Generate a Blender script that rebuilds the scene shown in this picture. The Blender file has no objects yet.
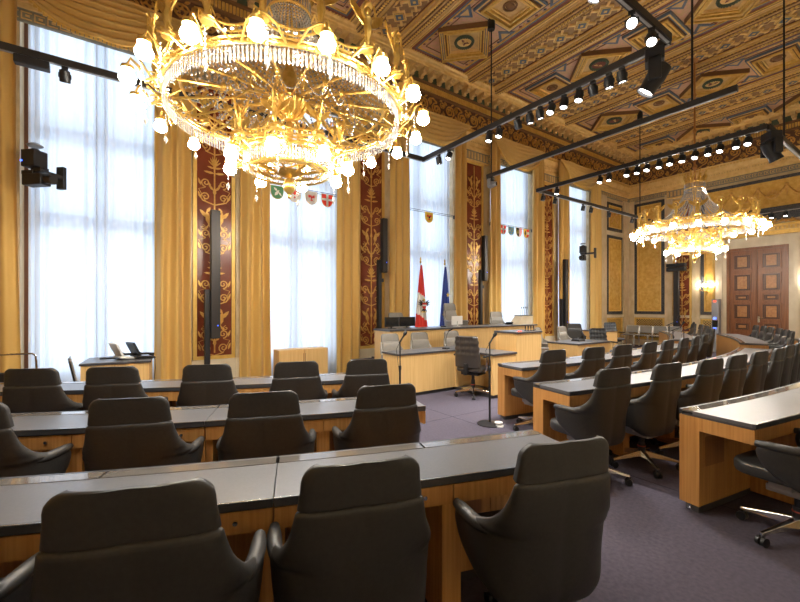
import bpy, math, random
from mathutils import Vector, Matrix
PI = math.pi
random.seed(7)
col = bpy.context.scene.collection
S35, C35 = math.sin(math.radians(35)), math.cos(math.radians(35))
EYE = 1.53
WY = 8.2            # plane of the window wall
LX0, LX1 = -4.17, 17.33
BY = -0.45          # wall behind the camera
CZ = 7.75           # ceiling
PX0, PITCH = 1.455, 3.415   # pilaster panels of the window wall
MIDX = 6.58

def rayxy(px):
    u = (px - 400) / 400.0
    return S35 + u * C35, C35 - u * S35

# ---------------------------------------------------------------- mesh builder
class MB:
    def __init__(s):
        s.v, s.f, s.m, s.M = [], [], [], None
    def add(s, vs, fs, m=0):
        n = len(s.v)
        if s.M is not None:
            vs = [tuple(s.M @ Vector(p)) for p in vs]
        s.v.extend(vs)
        for f in fs:
            s.f.append([i + n for i in f]); s.m.append(m)
    def box(s, x0, y0, z0, x1, y1, z1, m=0):
        s.add([(x0,y0,z0),(x1,y0,z0),(x1,y1,z0),(x0,y1,z0),(x0,y0,z1),(x1,y0,z1),(x1,y1,z1),(x0,y1,z1)],
              [(0,3,2,1),(4,5,6,7),(0,1,5,4),(1,2,6,5),(2,3,7,6),(3,0,4,7)], m)
    def cbox(s, c, d, m=0):
        s.box(c[0]-d[0]/2, c[1]-d[1]/2, c[2]-d[2]/2, c[0]+d[0]/2, c[1]+d[1]/2, c[2]+d[2]/2, m)
    def loft(s, rings, m=0, closed=True, cap=True, wrap=False):
        n = len(rings[0]); vs = [p for r in rings for p in r]; fs = []
        k = len(rings)
        for i in range(k if wrap else k - 1):
            a, b = i * n, ((i + 1) % k) * n
            for j in range(n if closed else n - 1):
                j2 = (j + 1) % n
                fs.append((a+j, a+j2, b+j2, b+j))
        if cap and closed and not wrap:
            fs.append(tuple(range(n-1, -1, -1))); fs.append(tuple((k-1)*n + j for j in range(n)))
        s.add(vs, fs, m)
    def tube(s, pts, r, n=6, m=0, closed=False, flat=None, cap=True):
        P = [Vector(p) for p in pts]; k = len(P); rings = []
        rr = r if isinstance(r, (list, tuple)) else [r] * k
        up = None
        for i in range(k):
            if closed: t = P[(i+1) % k] - P[i-1]
            else: t = P[min(i+1, k-1)] - P[max(i-1, 0)]
            if t.length < 1e-9: t = Vector((0,0,1))
            t.normalize()
            if up is None:
                up = Vector((0,0,1)) if abs(t.z) < .9 else Vector((1,0,0))
            a = up - t * up.dot(t)
            if a.length < 1e-6: a = Vector((1,0,0)) - t * t.x
            a.normalize(); b = t.cross(a); up = a
            q = []
            for j in range(n):
                th = 2*PI*j/n + PI/n
                q.append(tuple(P[i] + (a*math.cos(th) + b*math.sin(th)) * rr[i]))
            rings.append(q)
        s.loft(rings, m, True, cap, closed)
    def lathe(s, prof, n=16, c=(0,0,0), m=0, cap=True):
        rings = [[(c[0]+r*math.cos(2*PI*j/n), c[1]+r*math.sin(2*PI*j/n), c[2]+z) for j in range(n)] for r, z in prof]
        s.loft(rings, m, True, cap)
    def cyl(s, p, q, r, n=10, m=0):
        s.tube([p, q], r, n, m)
    def ball(s, c, r, n=8, k=5, m=0, sc=(1,1,1)):
        rings = []
        for i in range(k+1):
            th = PI*i/k; rr = max(math.sin(th), 1e-3)*r
            rings.append([(c[0]+rr*math.cos(2*PI*j/n)*sc[0], c[1]+rr*math.sin(2*PI*j/n)*sc[1], c[2]-math.cos(th)*r*sc[2]) for j in range(n)])
        s.loft(rings, m, True, False)
    def octa(s, c, r, h, m=0):
        x, y, z = c
        s.add([(x+r,y,z),(x,y+r,z),(x-r,y,z),(x,y-r,z),(x,y,z+h),(x,y,z-h)],
              [(0,1,4),(1,2,4),(2,3,4),(3,0,4),(1,0,5),(2,1,5),(3,2,5),(0,3,5)], m)
    def ring(s, R, r, c=(0,0,0), n=48, k=6, m=0, sz=1.0):
        rings = []
        for i in range(n):
            a = 2*PI*i/n
            rings.append([(c[0]+(R+r*math.cos(2*PI*j/k))*math.cos(a), c[1]+(R+r*math.cos(2*PI*j/k))*math.sin(a), c[2]+r*sz*math.sin(2*PI*j/k)) for j in range(k)])
        s.loft(rings, m, True, False, True)
    def prism(s, poly, z0, z1, m=0):
        n = len(poly)
        s.loft([[(x,y,z0) for x,y in poly], [(x,y,z1) for x,y in poly]], m)
    def xzprism(s, poly, y0, y1, m=0):      # outline in x,z swept along y
        s.loft([[(x,y1,z) for x,z in poly], [(x,y0,z) for x,z in poly]], m)
    def frame(s, x0, z0, x1, z1, w, y0, y1, m=0):   # rectangular border in the xz plane
        s.box(x0,y0,z0,x1,y1,z0+w,m); s.box(x0,y0,z1-w,x1,y1,z1,m)
        s.box(x0,y0,z0+w,x0+w,y1,z1-w,m); s.box(x1-w,y0,z0+w,x1,y1,z1-w,m)
    def build(s, name, mats, parent=None, smooth=False, bevel=0, ang=40):
        me = bpy.data.meshes.new(name)
        me.from_pydata(s.v, [], s.f)
        if not isinstance(mats, (list, tuple)): mats = [mats]
        for m in mats: me.materials.append(m)
        if len(mats) > 1:
            me.polygons.foreach_set('material_index', s.m)
        me.update()
        if smooth:
            me.polygons.foreach_set('use_smooth', [True]*len(me.polygons))
            me.set_sharp_from_angle(angle=math.radians(ang))
        o = bpy.data.objects.new(name, me)
        col.objects.link(o)
        if parent is not None: o.parent = parent
        if bevel:
            b = o.modifiers.new('bevel', 'BEVEL'); b.width = bevel; b.segments = 2; b.limit_method = 'ANGLE'
            b.angle_limit = math.radians(40)
            bake(o)
        return o

def bake(o):
    dg = bpy.context.evaluated_depsgraph_get(); dg.update()
    me = bpy.data.meshes.new_from_object(o.evaluated_get(dg))
    o.modifiers.clear(); old = o.data; o.data = me
    me.name = old.name
    bpy.data.meshes.remove(old)

def tag(o, label=None, cat=None, group=None, kind=None):
    if label: o['label'] = label
    if cat: o['category'] = cat
    if group: o['group'] = group
    if kind: o['kind'] = kind
    return o
def thing(name, label, cat, loc=(0,0,0), rz=0, group=None, kind=None):
    o = bpy.data.objects.new(name, None); col.objects.link(o)
    o.empty_display_size = .1
    o.location = loc; o.rotation_euler = (0,0,rz)
    return tag(o, label, cat, group, kind)
def dup(root, loc=None, rz=None, label=None, group=None):
    r = root.copy(); col.objects.link(r)
    if loc is not None: r.location = loc
    if rz is not None: r.rotation_euler = (0,0,rz)
    if label: r['label'] = label
    if group: r['group'] = group
    for ch in list(root.children):
        c = ch.copy(); col.objects.link(c); c.parent = r
        for g in list(ch.children):
            d = g.copy(); col.objects.link(d); d.parent = c
    return r
ORD = ['first','second','third','fourth','fifth','sixth','seventh','eighth','ninth','tenth','eleventh','twelfth','thirteenth','fourteenth','fifteenth','sixteenth','seventeenth','eighteenth']

# ---------------------------------------------------------------- materials
def mat(name, c, rough=.5, metal=0, c2=None, scale=(6,6,6), detail=3, lo=.35, hi=.65, bump=0, spec=.5, emit=0, ecol=None, sheen=0):
    m = bpy.data.materials.new(name); m.use_nodes = True
    nt = m.node_tree; b = nt.nodes['Principled BSDF']
    b.inputs['Base Color'].default_value = (*c, 1); b.inputs['Roughness'].default_value = rough
    b.inputs['Metallic'].default_value = metal; b.inputs['Specular IOR Level'].default_value = spec
    if sheen: b.inputs['Sheen Weight'].default_value = sheen
    if emit:
        b.inputs['Emission Color'].default_value = (*(ecol or c), 1); b.inputs['Emission Strength'].default_value = emit
    if c2 or bump:
        tc = nt.nodes.new('ShaderNodeTexCoord'); mp = nt.nodes.new('ShaderNodeMapping'); mp.inputs['Scale'].default_value = scale
        nz = nt.nodes.new('ShaderNodeTexNoise'); nz.inputs['Scale'].default_value = 1; nz.inputs['Detail'].default_value = detail
        nt.links.new(tc.outputs['Object'], mp.inputs['Vector']); nt.links.new(mp.outputs['Vector'], nz.inputs['Vector'])
        if c2:
            cr = nt.nodes.new('ShaderNodeValToRGB')
            cr.color_ramp.elements[0].position = lo; cr.color_ramp.elements[0].color = (*c, 1)
            cr.color_ramp.elements[1].position = hi; cr.color_ramp.elements[1].color = (*c2, 1)
            nt.links.new(nz.outputs['Fac'], cr.inputs['Fac']); nt.links.new(cr.outputs['Color'], b.inputs['Base Color'])
        if bump:
            bp = nt.nodes.new('ShaderNodeBump'); bp.inputs['Strength'].default_value = bump; bp.inputs['Distance'].default_value = .01
            nt.links.new(nz.outputs['Fac'], bp.inputs['Height']); nt.links.new(bp.outputs['Normal'], b.inputs['Normal'])
    return m
oak = mat('oak veneer', (.44,.20,.052), .42, 0, (.56,.285,.085), (55,55,1.6), 3)
oak_lit = mat('brightly lit oak veneer', (.68,.43,.16), .45, 0, (.77,.52,.22), (55,55,1.6), 3)  # same oak, with the strong light on the podium put into its colour
oak_in = mat('shaded niche and joint oak', (.30,.13,.04), .5, 0, (.38,.17,.055), (55,55,1.6), 3)  # oak darkened for the shade inside niches, and for joints
top_grey = mat('grey linoleum top', (.105,.105,.112), .33, 0, (.118,.118,.125), (90,90,90), 2)
top_edge = mat('dark top edge', (.05,.05,.055), .35)
glassband = mat('glossy table inlay', (.24,.215,.19), .07, .5)
metal_edge = mat('brushed edge strip', (.55,.54,.52), .22, .9)
leather = mat('black leather', (.023,.022,.0215), .45, 0, (.029,.0275,.0265), (60,60,60), 4, bump=.06)
leather_t = mat('quilted dark leather', (.050,.044,.040), .30)
leather_g = mat('grey leather', (.25,.24,.22), .48, 0, (.29,.275,.25), (60,60,60), 4, bump=.05)
leather_b = mat('slate blue leather', (.06,.07,.085), .45)
alu = mat('polished aluminium', (.70,.69,.67), .18, 1)
satin = mat('satin steel', (.55,.55,.54), .42, .85)
chrome = mat('chrome', (.8,.8,.8), .08, 1)
black = mat('black plastic', (.014,.014,.015), .4)
blackm = mat('black coated metal', (.018,.018,.020), .42, .2)
track_m = mat('dark track aluminium', (.030,.026,.024), .4, .3)
greyp = mat('grey plastic', (.30,.30,.31), .4)
whitep = mat('white plastic', (.75,.75,.73), .35)
screen = mat('dark display', (.01,.011,.013), .1)
redlit = mat('red indicator', (.8,.05,.02), .4, emit=2, ecol=(1,.08,.03))
bluelit = mat('blue indicator', (.05,.1,.9), .4, emit=4, ecol=(.05,.12,1))
carpet = mat('violet grey carpet', (.068,.060,.080), .95, 0, (.092,.081,.106), (38,38,38), 6, .3, .7, bump=.25, spec=.1)
stone = mat('beige marble', (.54,.40,.225), .28, 0, (.68,.54,.345), (7,7,3.2), 7, .3, .7)
stone_w = mat('pale stone', (.66,.55,.38), .4, 0, (.73,.63,.46), (5,5,3), 5)
stone_wall = mat('wall marble', (.50,.36,.19), .35, 0, (.60,.46,.27), (5,5,5), 6)
ymarble = mat('yellow marble', (.60,.335,.065), .2, 0, (.76,.48,.13), (9,9,9), 8, .32, .68)
dmarble = mat('dark marble border', (.045,.045,.05), .25, 0, (.09,.088,.09), (25,25,25), 5)
redpanel = mat('oxblood lacquer panel', (.155,.032,.014), .22, 0, (.20,.045,.02), (3,3,3), 3)
gild = mat('gilt ornament', (.70,.40,.10), .38, .45, (.55,.29,.06), (14,14,14), 3)
gildy = mat('yellow gilt frame', (.82,.54,.14), .4, .3, (.70,.43,.09), (12,12,6), 3)
gold = mat('polished gold', (.82,.56,.16), .28, .85, (.66,.42,.09), (18,18,18), 2)
fr_red = mat('frieze ground', (.13,.055,.025), .6)
cream = mat('cream gilt moulding', (.86,.60,.24), .5, .1, (.76,.49,.16), (8,8,8), 4)
tanm = mat('tan moulding', (.70,.47,.20), .55, .05, (.60,.38,.14), (8,8,8), 4)
brownm = mat('brown moulding', (.20,.095,.035), .55)
midbrown = mat('umber paint', (.34,.20,.085), .6, 0, (.29,.165,.07), (14,14,14), 4)
bluem = mat('slate blue paint', (.10,.135,.185), .55, 0, (.14,.18,.235), (20,20,20), 4)
pinkm = mat('dusty pink paint', (.66,.37,.25), .6, 0, (.58,.38,.20), (16,16,16), 5, .4, .6)
dredm = mat('dull red paint', (.215,.07,.045), .6)
greenm = mat('dark green paint', (.06,.085,.05), .6)
greyst = mat('grey green capital', (.20,.185,.135), .5, 0, (.28,.25,.18), (14,14,14), 5)
drape = mat('gold drape', (.62,.385,.10), .62, 0, (.59,.36,.09), (2,2,.5), 3, sheen=.25)
walnut = mat('mahogany window wood', (.17,.062,.026), .35, 0, (.18,.07,.03), (30,30,1.5), 4)
doorw = mat('door wood', (.20,.070,.022), .35, 0, (.28,.105,.036), (28,28,1.6), 4)
doorw_d = mat('dark door moulding', (.075,.028,.012), .35)
burl = mat('burl door field', (.50,.235,.08), .35, 0, (.38,.16,.05), (14,14,14), 8)
f_red = mat('flag red', (.78,.045,.03), .7); f_white = mat('flag white', (.80,.78,.74), .7)
f_blue = mat('flag blue', (.03,.065,.36), .7); f_yel = mat('flag yellow', (.85,.60,.05), .6); f_black = mat('emblem black', (.02,.02,.02), .6)
s_green = mat('shield green', (.10,.30,.14), .5); s_sky = mat('shield blue', (.16,.40,.60), .5)

def glassy(name, tint, fac=.5, rough=.02, trans=(1,1,1)):
    m = bpy.data.materials.new(name); m.use_nodes = True; nt = m.node_tree; nt.nodes.clear()
    o = nt.nodes.new('ShaderNodeOutputMaterial'); mx = nt.nodes.new('ShaderNodeMixShader')
    t = nt.nodes.new('ShaderNodeBsdfTransparent'); g = nt.nodes.new('ShaderNodeBsdfGlossy')
    t.inputs['Color'].default_value = (*trans, 1)
    g.inputs['Color'].default_value = (*tint, 1); g.inputs['Roughness'].default_value = rough
    mx.inputs[0].default_value = fac
    nt.links.new(t.outputs[0], mx.inputs[1]); nt.links.new(g.outputs[0], mx.inputs[2]); nt.links.new(mx.outputs[0], o.inputs[0])
    return m
def crystal_mat():
    m = bpy.data.materials.new('cut crystal'); m.use_nodes = True; nt = m.node_tree; nt.nodes.clear()
    N = nt.nodes.new; o = N('ShaderNodeOutputMaterial'); a = N('ShaderNodeMixShader'); b = N('ShaderNodeMixShader'); c = N('ShaderNodeMixShader')
    t = N('ShaderNodeBsdfTransparent'); g = N('ShaderNodeBsdfGlossy'); d = N('ShaderNodeBsdfDiffuse'); l = N('ShaderNodeBsdfTranslucent')
    g.inputs['Roughness'].default_value = .05; g.inputs['Color'].default_value = (.9,.88,.85,1)
    for n in (d, l): n.inputs['Color'].default_value = (.66,.65,.63,1)
    c.inputs[0].default_value = .5; b.inputs[0].default_value = .5; a.inputs[0].default_value = .72
    L = nt.links.new
    L(d.outputs[0], c.inputs[1]); L(l.outputs[0], c.inputs[2]); L(c.outputs[0], b.inputs[1]); L(g.outputs[0], b.inputs[2])
    L(t.outputs[0], a.inputs[1]); L(b.outputs[0], a.inputs[2]); L(a.outputs[0], o.inputs[0])
    return m
crystal = crystal_mat()
pane_m = glassy('window glass', (1,1,1), .06, .0)
def sheer_mat():
    m = bpy.data.materials.new('sheer voile'); m.use_nodes = True; nt = m.node_tree; nt.nodes.clear()
    o = nt.nodes.new('ShaderNodeOutputMaterial'); mx = nt.nodes.new('ShaderNodeMixShader'); m2 = nt.nodes.new('ShaderNodeMixShader')
    t = nt.nodes.new('ShaderNodeBsdfTransparent'); d = nt.nodes.new('ShaderNodeBsdfDiffuse'); l = nt.nodes.new('ShaderNodeBsdfTranslucent')
    for n in (d, l): n.inputs['Color'].default_value = (.86,.90,.96,1)
    m2.inputs[0].default_value = .62
    nt.links.new(d.outputs[0], m2.inputs[1]); nt.links.new(l.outputs[0], m2.inputs[2])
    mx.inputs[0].default_value = .94
    nt.links.new(t.outputs[0], mx.inputs[1]); nt.links.new(m2.outputs[0], mx.inputs[2]); nt.links.new(mx.outputs[0], o.inputs[0])
    return m
sheer = sheer_mat()
def emit(name, c, s):
    m = bpy.data.materials.new(name); m.use_nodes = True; nt = m.node_tree; nt.nodes.clear()
    o = nt.nodes.new('ShaderNodeOutputMaterial'); e = nt.nodes.new('ShaderNodeEmission')
    e.inputs['Color'].default_value = (*c, 1); e.inputs['Strength'].default_value = s
    nt.links.new(e.outputs[0], o.inputs[0]); return m
LAMP_S = 100
lampglow = emit('lit frosted lamp glass', (1,.92,.80), LAMP_S)
spotglow = emit('lit spotlight lens', (1,.94,.86), 14)
# ================================================================ ROOM SHELL
mb = MB(); mb.box(LX0-.5, BY-.3, -.12, LX1+.5, WY+.5, 0)
floor = tag(mb.build('floor', carpet), 'violet grey tiled carpet floor', kind='structure')
mb = MB()
for i in range(-2, 11):
    mb.box(i*1.9-.003, BY, -.002, i*1.9+.003, WY, .0012)
for j in range(0, 5):
    mb.box(LX0, .35+j*1.9-.003, -.002, LX1, .35+j*1.9+.003, .0012)
mb.build('carpet_seam', mat('carpet seam', (.045,.037,.056), .95, spec=.1), floor)

EM = Matrix(((0,1,0,LX1),(-1,0,0,0),(0,0,1,0),(0,0,0,1)))      # far wall: local x = -worldY, local y = into wall
bays = [PX0 + PITCH*(k+.5) for k in range(-1, 4)]
pans = [PX0 + PITCH*k for k in range(-1, 4)]
OW = .98
# window wall with five openings
mb = MB()
xs = [LX0-.5] + [v for b in bays for v in (b-OW, b+OW)] + [LX1+.5]
for i in range(0, len(xs), 2):
    mb.box(xs[i], WY, 0, xs[i+1], WY+.5, CZ)
for b in bays:
    mb.box(b-OW, WY, 6.3, b+OW, WY+.5, CZ)
    mb.box(b-OW, WY+.32, 0, b+OW, WY+.5, .30)
wall_left = tag(mb.build('wall_left', stone_wall), 'long window wall of beige marble', kind='structure')
mb = MB(); mb.box(LX1, BY-.3, 0, LX1+.3, WY+.5, CZ)
wall_far = tag(mb.build('wall_far', stone_wall), 'end wall with the double door', kind='structure')
mb = MB(); mb.box(LX0-.5, BY-.3, 0, LX1+.3, BY, CZ)
wall_right = tag(mb.build('wall_right', stone_w), 'pale stone long wall behind the seats', kind='structure')
mb = MB(); mb.box(LX0-.3, BY, 0, LX0, WY+.5, CZ)
wall_near = tag(mb.build('wall_near', ymarble), 'yellow marble short wall', kind='structure')

def spiral(cx, cz, r, turns, sgn, a0, n=18, y=0, inner=.12):
    return [(cx + sgn*r*(1-(1-inner)*i/n)*math.cos(a0+2*PI*turns*i/n), y, cz + r*(1-(1-inner)*i/n)*math.sin(a0+2*PI*turns*i/n)) for i in range(n+1)]
def leaf(mb, x, z, dx, dz, w, y0, y1, m=0):
    nx, nz = -dz, dx; L = math.hypot(dx, dz) or 1; nx, nz = nx/L*w, nz/L*w
    poly = [(x,z),(x+dx*.35+nx,z+dz*.35+nz),(x+dx*.75+nx*.7,z+dz*.75+nz*.7),(x+dx,z+dz),(x+dx*.75-nx*.7,z+dz*.75-nz*.7),(x+dx*.35-nx,z+dz*.35-nz)]
    mb.xzprism(poly, y0, y1, m)
def candelabra(mb, z0, z1, y, hw):
    """grotesque candelabra ornament: stem, paired scrolls, beasts, dishes"""
    y0 = y - .008
    mb.box(-.013, y0, z0+.05, .013, y, z1-.05)
    z = z0 + .22; k = 0
    while z < z1 - .3:
        kind = k % 4
        for s in (-1, 1):
            if kind == 0 or kind == 2:
                r = hw*.30
                mb.tube([(0,y,z-.22)] + spiral(s*hw*.52, z-.08, r, 1.6, -s if kind==0 else s, -PI/2, y=y), .014, 4)
                mb.tube(spiral(s*hw*.50, z+.18, r*.92, 1.5, s, -PI/2, y=y) , .014, 4)
                leaf(mb, s*hw*.80, z-.12, s*.04, .13, .020, y0, y); leaf(mb, s*hw*.78, z+.12, s*.045, .13, .020, y0, y); leaf(mb, s*hw*.2, z+.10, s*.06, .12, .018, y0, y)
                mb.tube([(s*hw*.5, y, z-.08-r), (s*hw*.9, y, z+.05), (s*hw*.52, y, z+.18-r)], .008, 4)
                leaf(mb, s*.02, z+.05, s*hw*.28, .10, .022, y0, y)
            elif kind == 1:      # rampant beast: body, neck, wing, legs
                leaf(mb, s*hw*.30, z-.14, s*hw*.16, .27, .045, y0, y)
                leaf(mb, s*hw*.44, z+.10, -s*hw*.20, .10, .028, y0, y)
                leaf(mb, s*hw*.42, z, s*hw*.42, .14, .035, y0, y)
                leaf(mb, s*hw*.38, z-.10, -s*hw*.20, -.10, .018, y0, y)
                leaf(mb, s*hw*.34, z-.13, s*hw*.25, -.12, .018, y0, y)
                mb.tube(spiral(s*hw*.66, z-.18, hw*.16, 1.2, s, PI/2, n=10, y=y), .008, 4)
            else:                # dish and fan
                leaf(mb, 0, z-.10, s*hw*.62, .02, .022, y0, y)
                leaf(mb, 0, z-.01, s*hw*.42, .03, .018, y0, y)
                for a in (.5, .9, 1.25): leaf(mb, 0, z+.03, s*hw*.42*math.cos(a), .2*math.sin(a), .014, y0, y)
        leaf(mb, 0, z-.05, 0, .16, .030, y0-.002, y)
        z += .47; k += 1

# painted red panels between marble pilasters
def red_panel(parent, M, hw=.30, z0=.62, z1=5.6):
    mb = MB(); mb.M = M; mb.box(-hw, -.05, z0, hw, 0, z1)
    p = mb.build('painted_panel', redpanel, parent)
    mb = MB(); mb.M = M; mb.frame(-hw-.065, z0-.065, hw+.065, z1+.065, .065, -.075, 0)
    mb.build('gilt_frame', gildy, p)
    mb = MB(); mb.M = M; candelabra(mb, z0, z1, -.055, hw)
    mb.build('candelabra_ornament', gild, p)
    for s in (-1, 1):
        mb = MB(); mb.M = M
        a, b = sorted((s*(hw+.08), s*(hw+.235)))
        mb.box(a, -.06, .55, b, 0, 5.6)
        mb.box(a-.02, -.10, 0, b+.02, 0, .45, 1); mb.box(a-.015, -.085, .45, b+.015, 0, .55, 1)
        mb.build('pilaster', [stone, stone_w], parent)
    mb = MB(); mb.M = M
    mb.box(-hw-.24, -.085, 5.70, hw+.24, 0, 5.98, 0); mb.box(-hw-.26, -.10, 5.66, hw+.26, 0, 5.71, 1); mb.box(-hw-.26, -.10, 5.97, hw+.26, 0, 6.03, 1)
    for i in range(9): mb.box(-.5+i*.12, -.097, 5.74, -.46+i*.12+.03, -.08, 5.93, 2)
    mb.build('capital', [greyst, cream, tanm], parent)
    mb = MB(); mb.M = M; mb.box(-hw-.07, -.07, .10, hw+.07, 0, .55); mb.build('plinth', stone_w, parent)
for x in pans:
    red_panel(wall_left, Matrix.Translation((x, WY, 0)))
def marble_panel(parent, M, x0, x1, z0, z1, orn=0, grille=False):
    mb = MB(); mb.M = M
    mb.box(x0, -.03, z0, x1, 0, z1, 0)
    mb.frame(x0, z0, x1, z1, .11, -.055, 0, 1); mb.frame(x0+.11, z0+.11, x1-.11, z1-.11, .03, -.07, 0, 2)
    p = mb.build('marble_panel', [ymarble, dmarble, gildy], parent)
    if orn:
        mb = MB(); mb.M = M; cx, cz = (x0+x1)/2, (z0+z1)/2
        for s in (-1, 1):
            for t in (-1, 1):
                leaf(mb, cx, cz, s*(x1-x0)*.27, t*(z1-z0)*.25, .035, -.045, -.03)
                mb.tube(spiral(cx+s*(x1-x0)*.22, cz+t*.02, .09, 1.3, s, PI/2*t, y=-.035, n=12), .012, 4)
        mb.build('gilt_relief', gild, p)
    return p
def grille(parent, M, x0, x1, z0, z1):
    mb = MB(); mb.M = M
    mb.box(x0, -.02, z0, x1, 0, z1, 1); mb.frame(x0, z0, x1, z1, .06, -.06, 0, 0)
    w, h = x1-x0-.12, z1-z0-.12; n = int(w/.09)
    for i in range(-int(h/.09)-1, n+1):
        for s in (1, -1):
            a, b = x0+.06+i*.09, x0+.06+i*.09+h
            p, q = (a, z0+.06), (b, z1-.06)
            lo, hi = max(p[0], x0+.06), min(q[0], x1-.06)
            if hi <= lo: continue
            z_lo, z_hi = p[1]+(lo-p[0]), p[1]+(hi-p[0])
            if s < 0: lo, hi = x0+x1-lo, x0+x1-hi
            mb.tube([(lo,-.03,z_lo),(hi,-.03,z_hi)], .011, 4, 0)
    mb.build('grille', [gildy, dmarble], parent)
# end bay of the window wall
ML = Matrix.Translation((0, WY, 0))
marble_panel(wall_left, ML, 15.58, 16.76, 4.55, 5.65, 1); marble_panel(wall_left, ML, 15.58, 16.76, 1.25, 4.35); grille(wall_left, ML, 15.58, 16.76, .25, 1.1)
for a, b in ((15.0,15.5),(16.84,17.33)):
    mb = MB(); mb.M = ML; mb.box(a, -.08, 0, b, 0, 5.85); mb.build('pilaster', stone, wall_left)
mb = MB(); mb.M = ML; mb.box(15.5, -.07, 1.12, 16.84, 0, 1.22); mb.box(15.5,-.05,4.37,16.84,0,4.53); mb.box(15.5,-.05,0,16.84,0,.22); mb.build('stone_band', stone_w, wall_left)
# far wall dressing (x' = -Y)
for Y0, Y1 in ((6.82,7.92), (.24,1.34)):
    marble_panel(wall_far, EM, -Y1, -Y0, 4.6, 5.72); marble_panel(wall_far, EM, -Y1, -Y0, 1.25, 4.4); grille(wall_far, EM, -Y1, -Y0, .25, 1.1)
for Y0, Y1 in ((5.16,5.64), (2.52,3.0)):
    marble_panel(wall_far, EM, -Y1, -Y0, 1.25, 4.0); grille(wall_far, EM, -Y1, -Y0, .25, 1.1)
for Y0, Y1 in ((7.92,8.2),(6.55,6.80),(5.66,5.90),(2.26,2.5),(1.36,1.62),(-.45,.22)):
    mb = MB(); mb.M = EM; mb.box(-Y1, -.08, 0, -Y0, 0, 5.85); mb.build('pilaster', stone, wall_far)
for Yc in (6.22, 1.94):
    M = EM @ Matrix.Translation((-Yc, 0, 0))
    red_panel(wall_far, M, .24, .62, 5.5)
mb = MB(); mb.M = EM
mb.box(-8.2,-.06,1.12,-5.16,0,1.22); mb.box(-3,-.06,1.12,.4,0,1.22); mb.build('stone_band', stone_w, wall_far)
# garland panel above the door
mb = MB(); mb.M = EM
mb.box(-5.55,-.03,4.75,-2.6,0,5.62,0); mb.frame(-5.62,4.66,-2.53,5.72,.10,-.06,0,1); mb.box(-5.62,-.05,4.34,-2.53,0,4.58,1)
gp = mb.build('garland_panel', [ymarble, dmarble], wall_far)
mb = MB(); mb.M = EM
for i in range(4):
    x0 = -5.45 + i*.7
    mb.tube([(x0+.7*t/10, -.05, 5.42-.36*math.sin(PI*t/10)) for t in range(11)], [.02+.02*math.sin(PI*t/10) for t in range(11)], 6)
    for s in range(7): leaf(mb, x0+.35, 5.18, .16*math.cos(PI*s/6), .16*math.sin(PI*s/6), .025, -.06, -.03)
    mb.ball((x0, -.05, 5.44), .05)
    leaf(mb, x0, 5.42, 0, -.35, .03, -.05, -.03)
mb.build('gilt_garland', gild, gp)

# ---- entablature: frieze, dentils, modillions, all four walls
def corners(d): return [(LX0+d, WY-d), (LX1-d, WY-d), (LX1-d, BY+d), (LX0+d, BY+d)]
def belt(prof, name, m, parent):
    mb = MB(); mb.loft([[(x, y, z) for x, y in reversed(corners(d))] for d, z in prof], 0, True, False)
    return mb.build(name, m, parent)
trim = thing('trim_1', 'gilt entablature running round the room under the ceiling', None, (0,0,0), kind='structure'); del_keys = None
belt([(0,5.82),(.04,5.84),(.04,5.98),(.06,6.0)], 'key_band', greyst, trim)
belt([(.03,6.0),(.07,6.02),(.07,6.09),(.10,6.10),(.10,6.26),(.13,6.30),(.15,6.40),(.17,6.46),(.17,6.52),(.06,6.53)], 'architrave', cream, trim)
belt([(.06,6.52),(.06,7.08)], 'frieze', fr_red, trim)
belt([(.06,7.07),(.10,7.09),(.10,7.12),(.09,7.13),(.09,7.28),(.15,7.30),(.15,7.35)], 'dentil_band', brownm, trim)
belt([(.13,7.34),(.13,7.54)], 'modillion_ground', greenm, trim)
belt([(.13,7.53),(.42,7.54),(.42,7.60),(.45,7.61),(.46,7.66),(.50,7.70),(.50,7.76)], 'corona', cream, trim)
def along(step, fn, walls=(0,1)):
    """run fn(mb, M, i) along the window wall (0) and the far wall (1)"""
    mb = MB()
    if 0 in walls:
        n = int((LX1-LX0-.2)/step)
        for i in range(n+1): mb.M = Matrix.Translation((LX1-.1-(i+.5)*step, WY, 0)); fn(mb, i)
    if 1 in walls:
        n = int((WY-BY-.2)/step)
        for i in range(n+1): mb.M = EM @ Matrix.Translation((-(WY-.1-(i+.5)*step), 0, 0)); fn(mb, i)
    return mb
along(.065, lambda mb, i: mb.box(-.022,-.135,7.14,.022,-.08,7.27)).build('dentil', gildy, trim)
def modil(mb, i):
    mb.box(-.06,-.40,7.46,.06,-.1,7.54); mb.box(-.05,-.34,7.40,.05,-.1,7.46); mb.box(-.045,-.22,7.35,.045,-.1,7.40)
along(.30, modil).build('modillion', tanm, trim)
along(.075, lambda mb, i: mb.octa((0,-.515,7.70), .028, .028)).build('bead_course', gildy, trim)
along(.09, lambda mb, i: mb.box(-.03,-.185,6.42,.03,-.15,6.47)).build('leaf_course', gildy, trim)
along(.075, lambda mb, i: mb.octa((0,-.115,6.20), .022, .022)).build('pearl_course', tanm, trim)
def keyb(mb, i):
    mb.box(-.07,-.052,5.855,.055,-.03,5.87); mb.box(-.07,-.052,5.955,.055,-.03,5.97); mb.box(-.07,-.052,5.87,-.055,-.03,5.955); mb.box(-.02,-.052,5.90,.03,-.03,5.93)
along(.15, keyb).build('key_ornament', tanm, trim)
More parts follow.
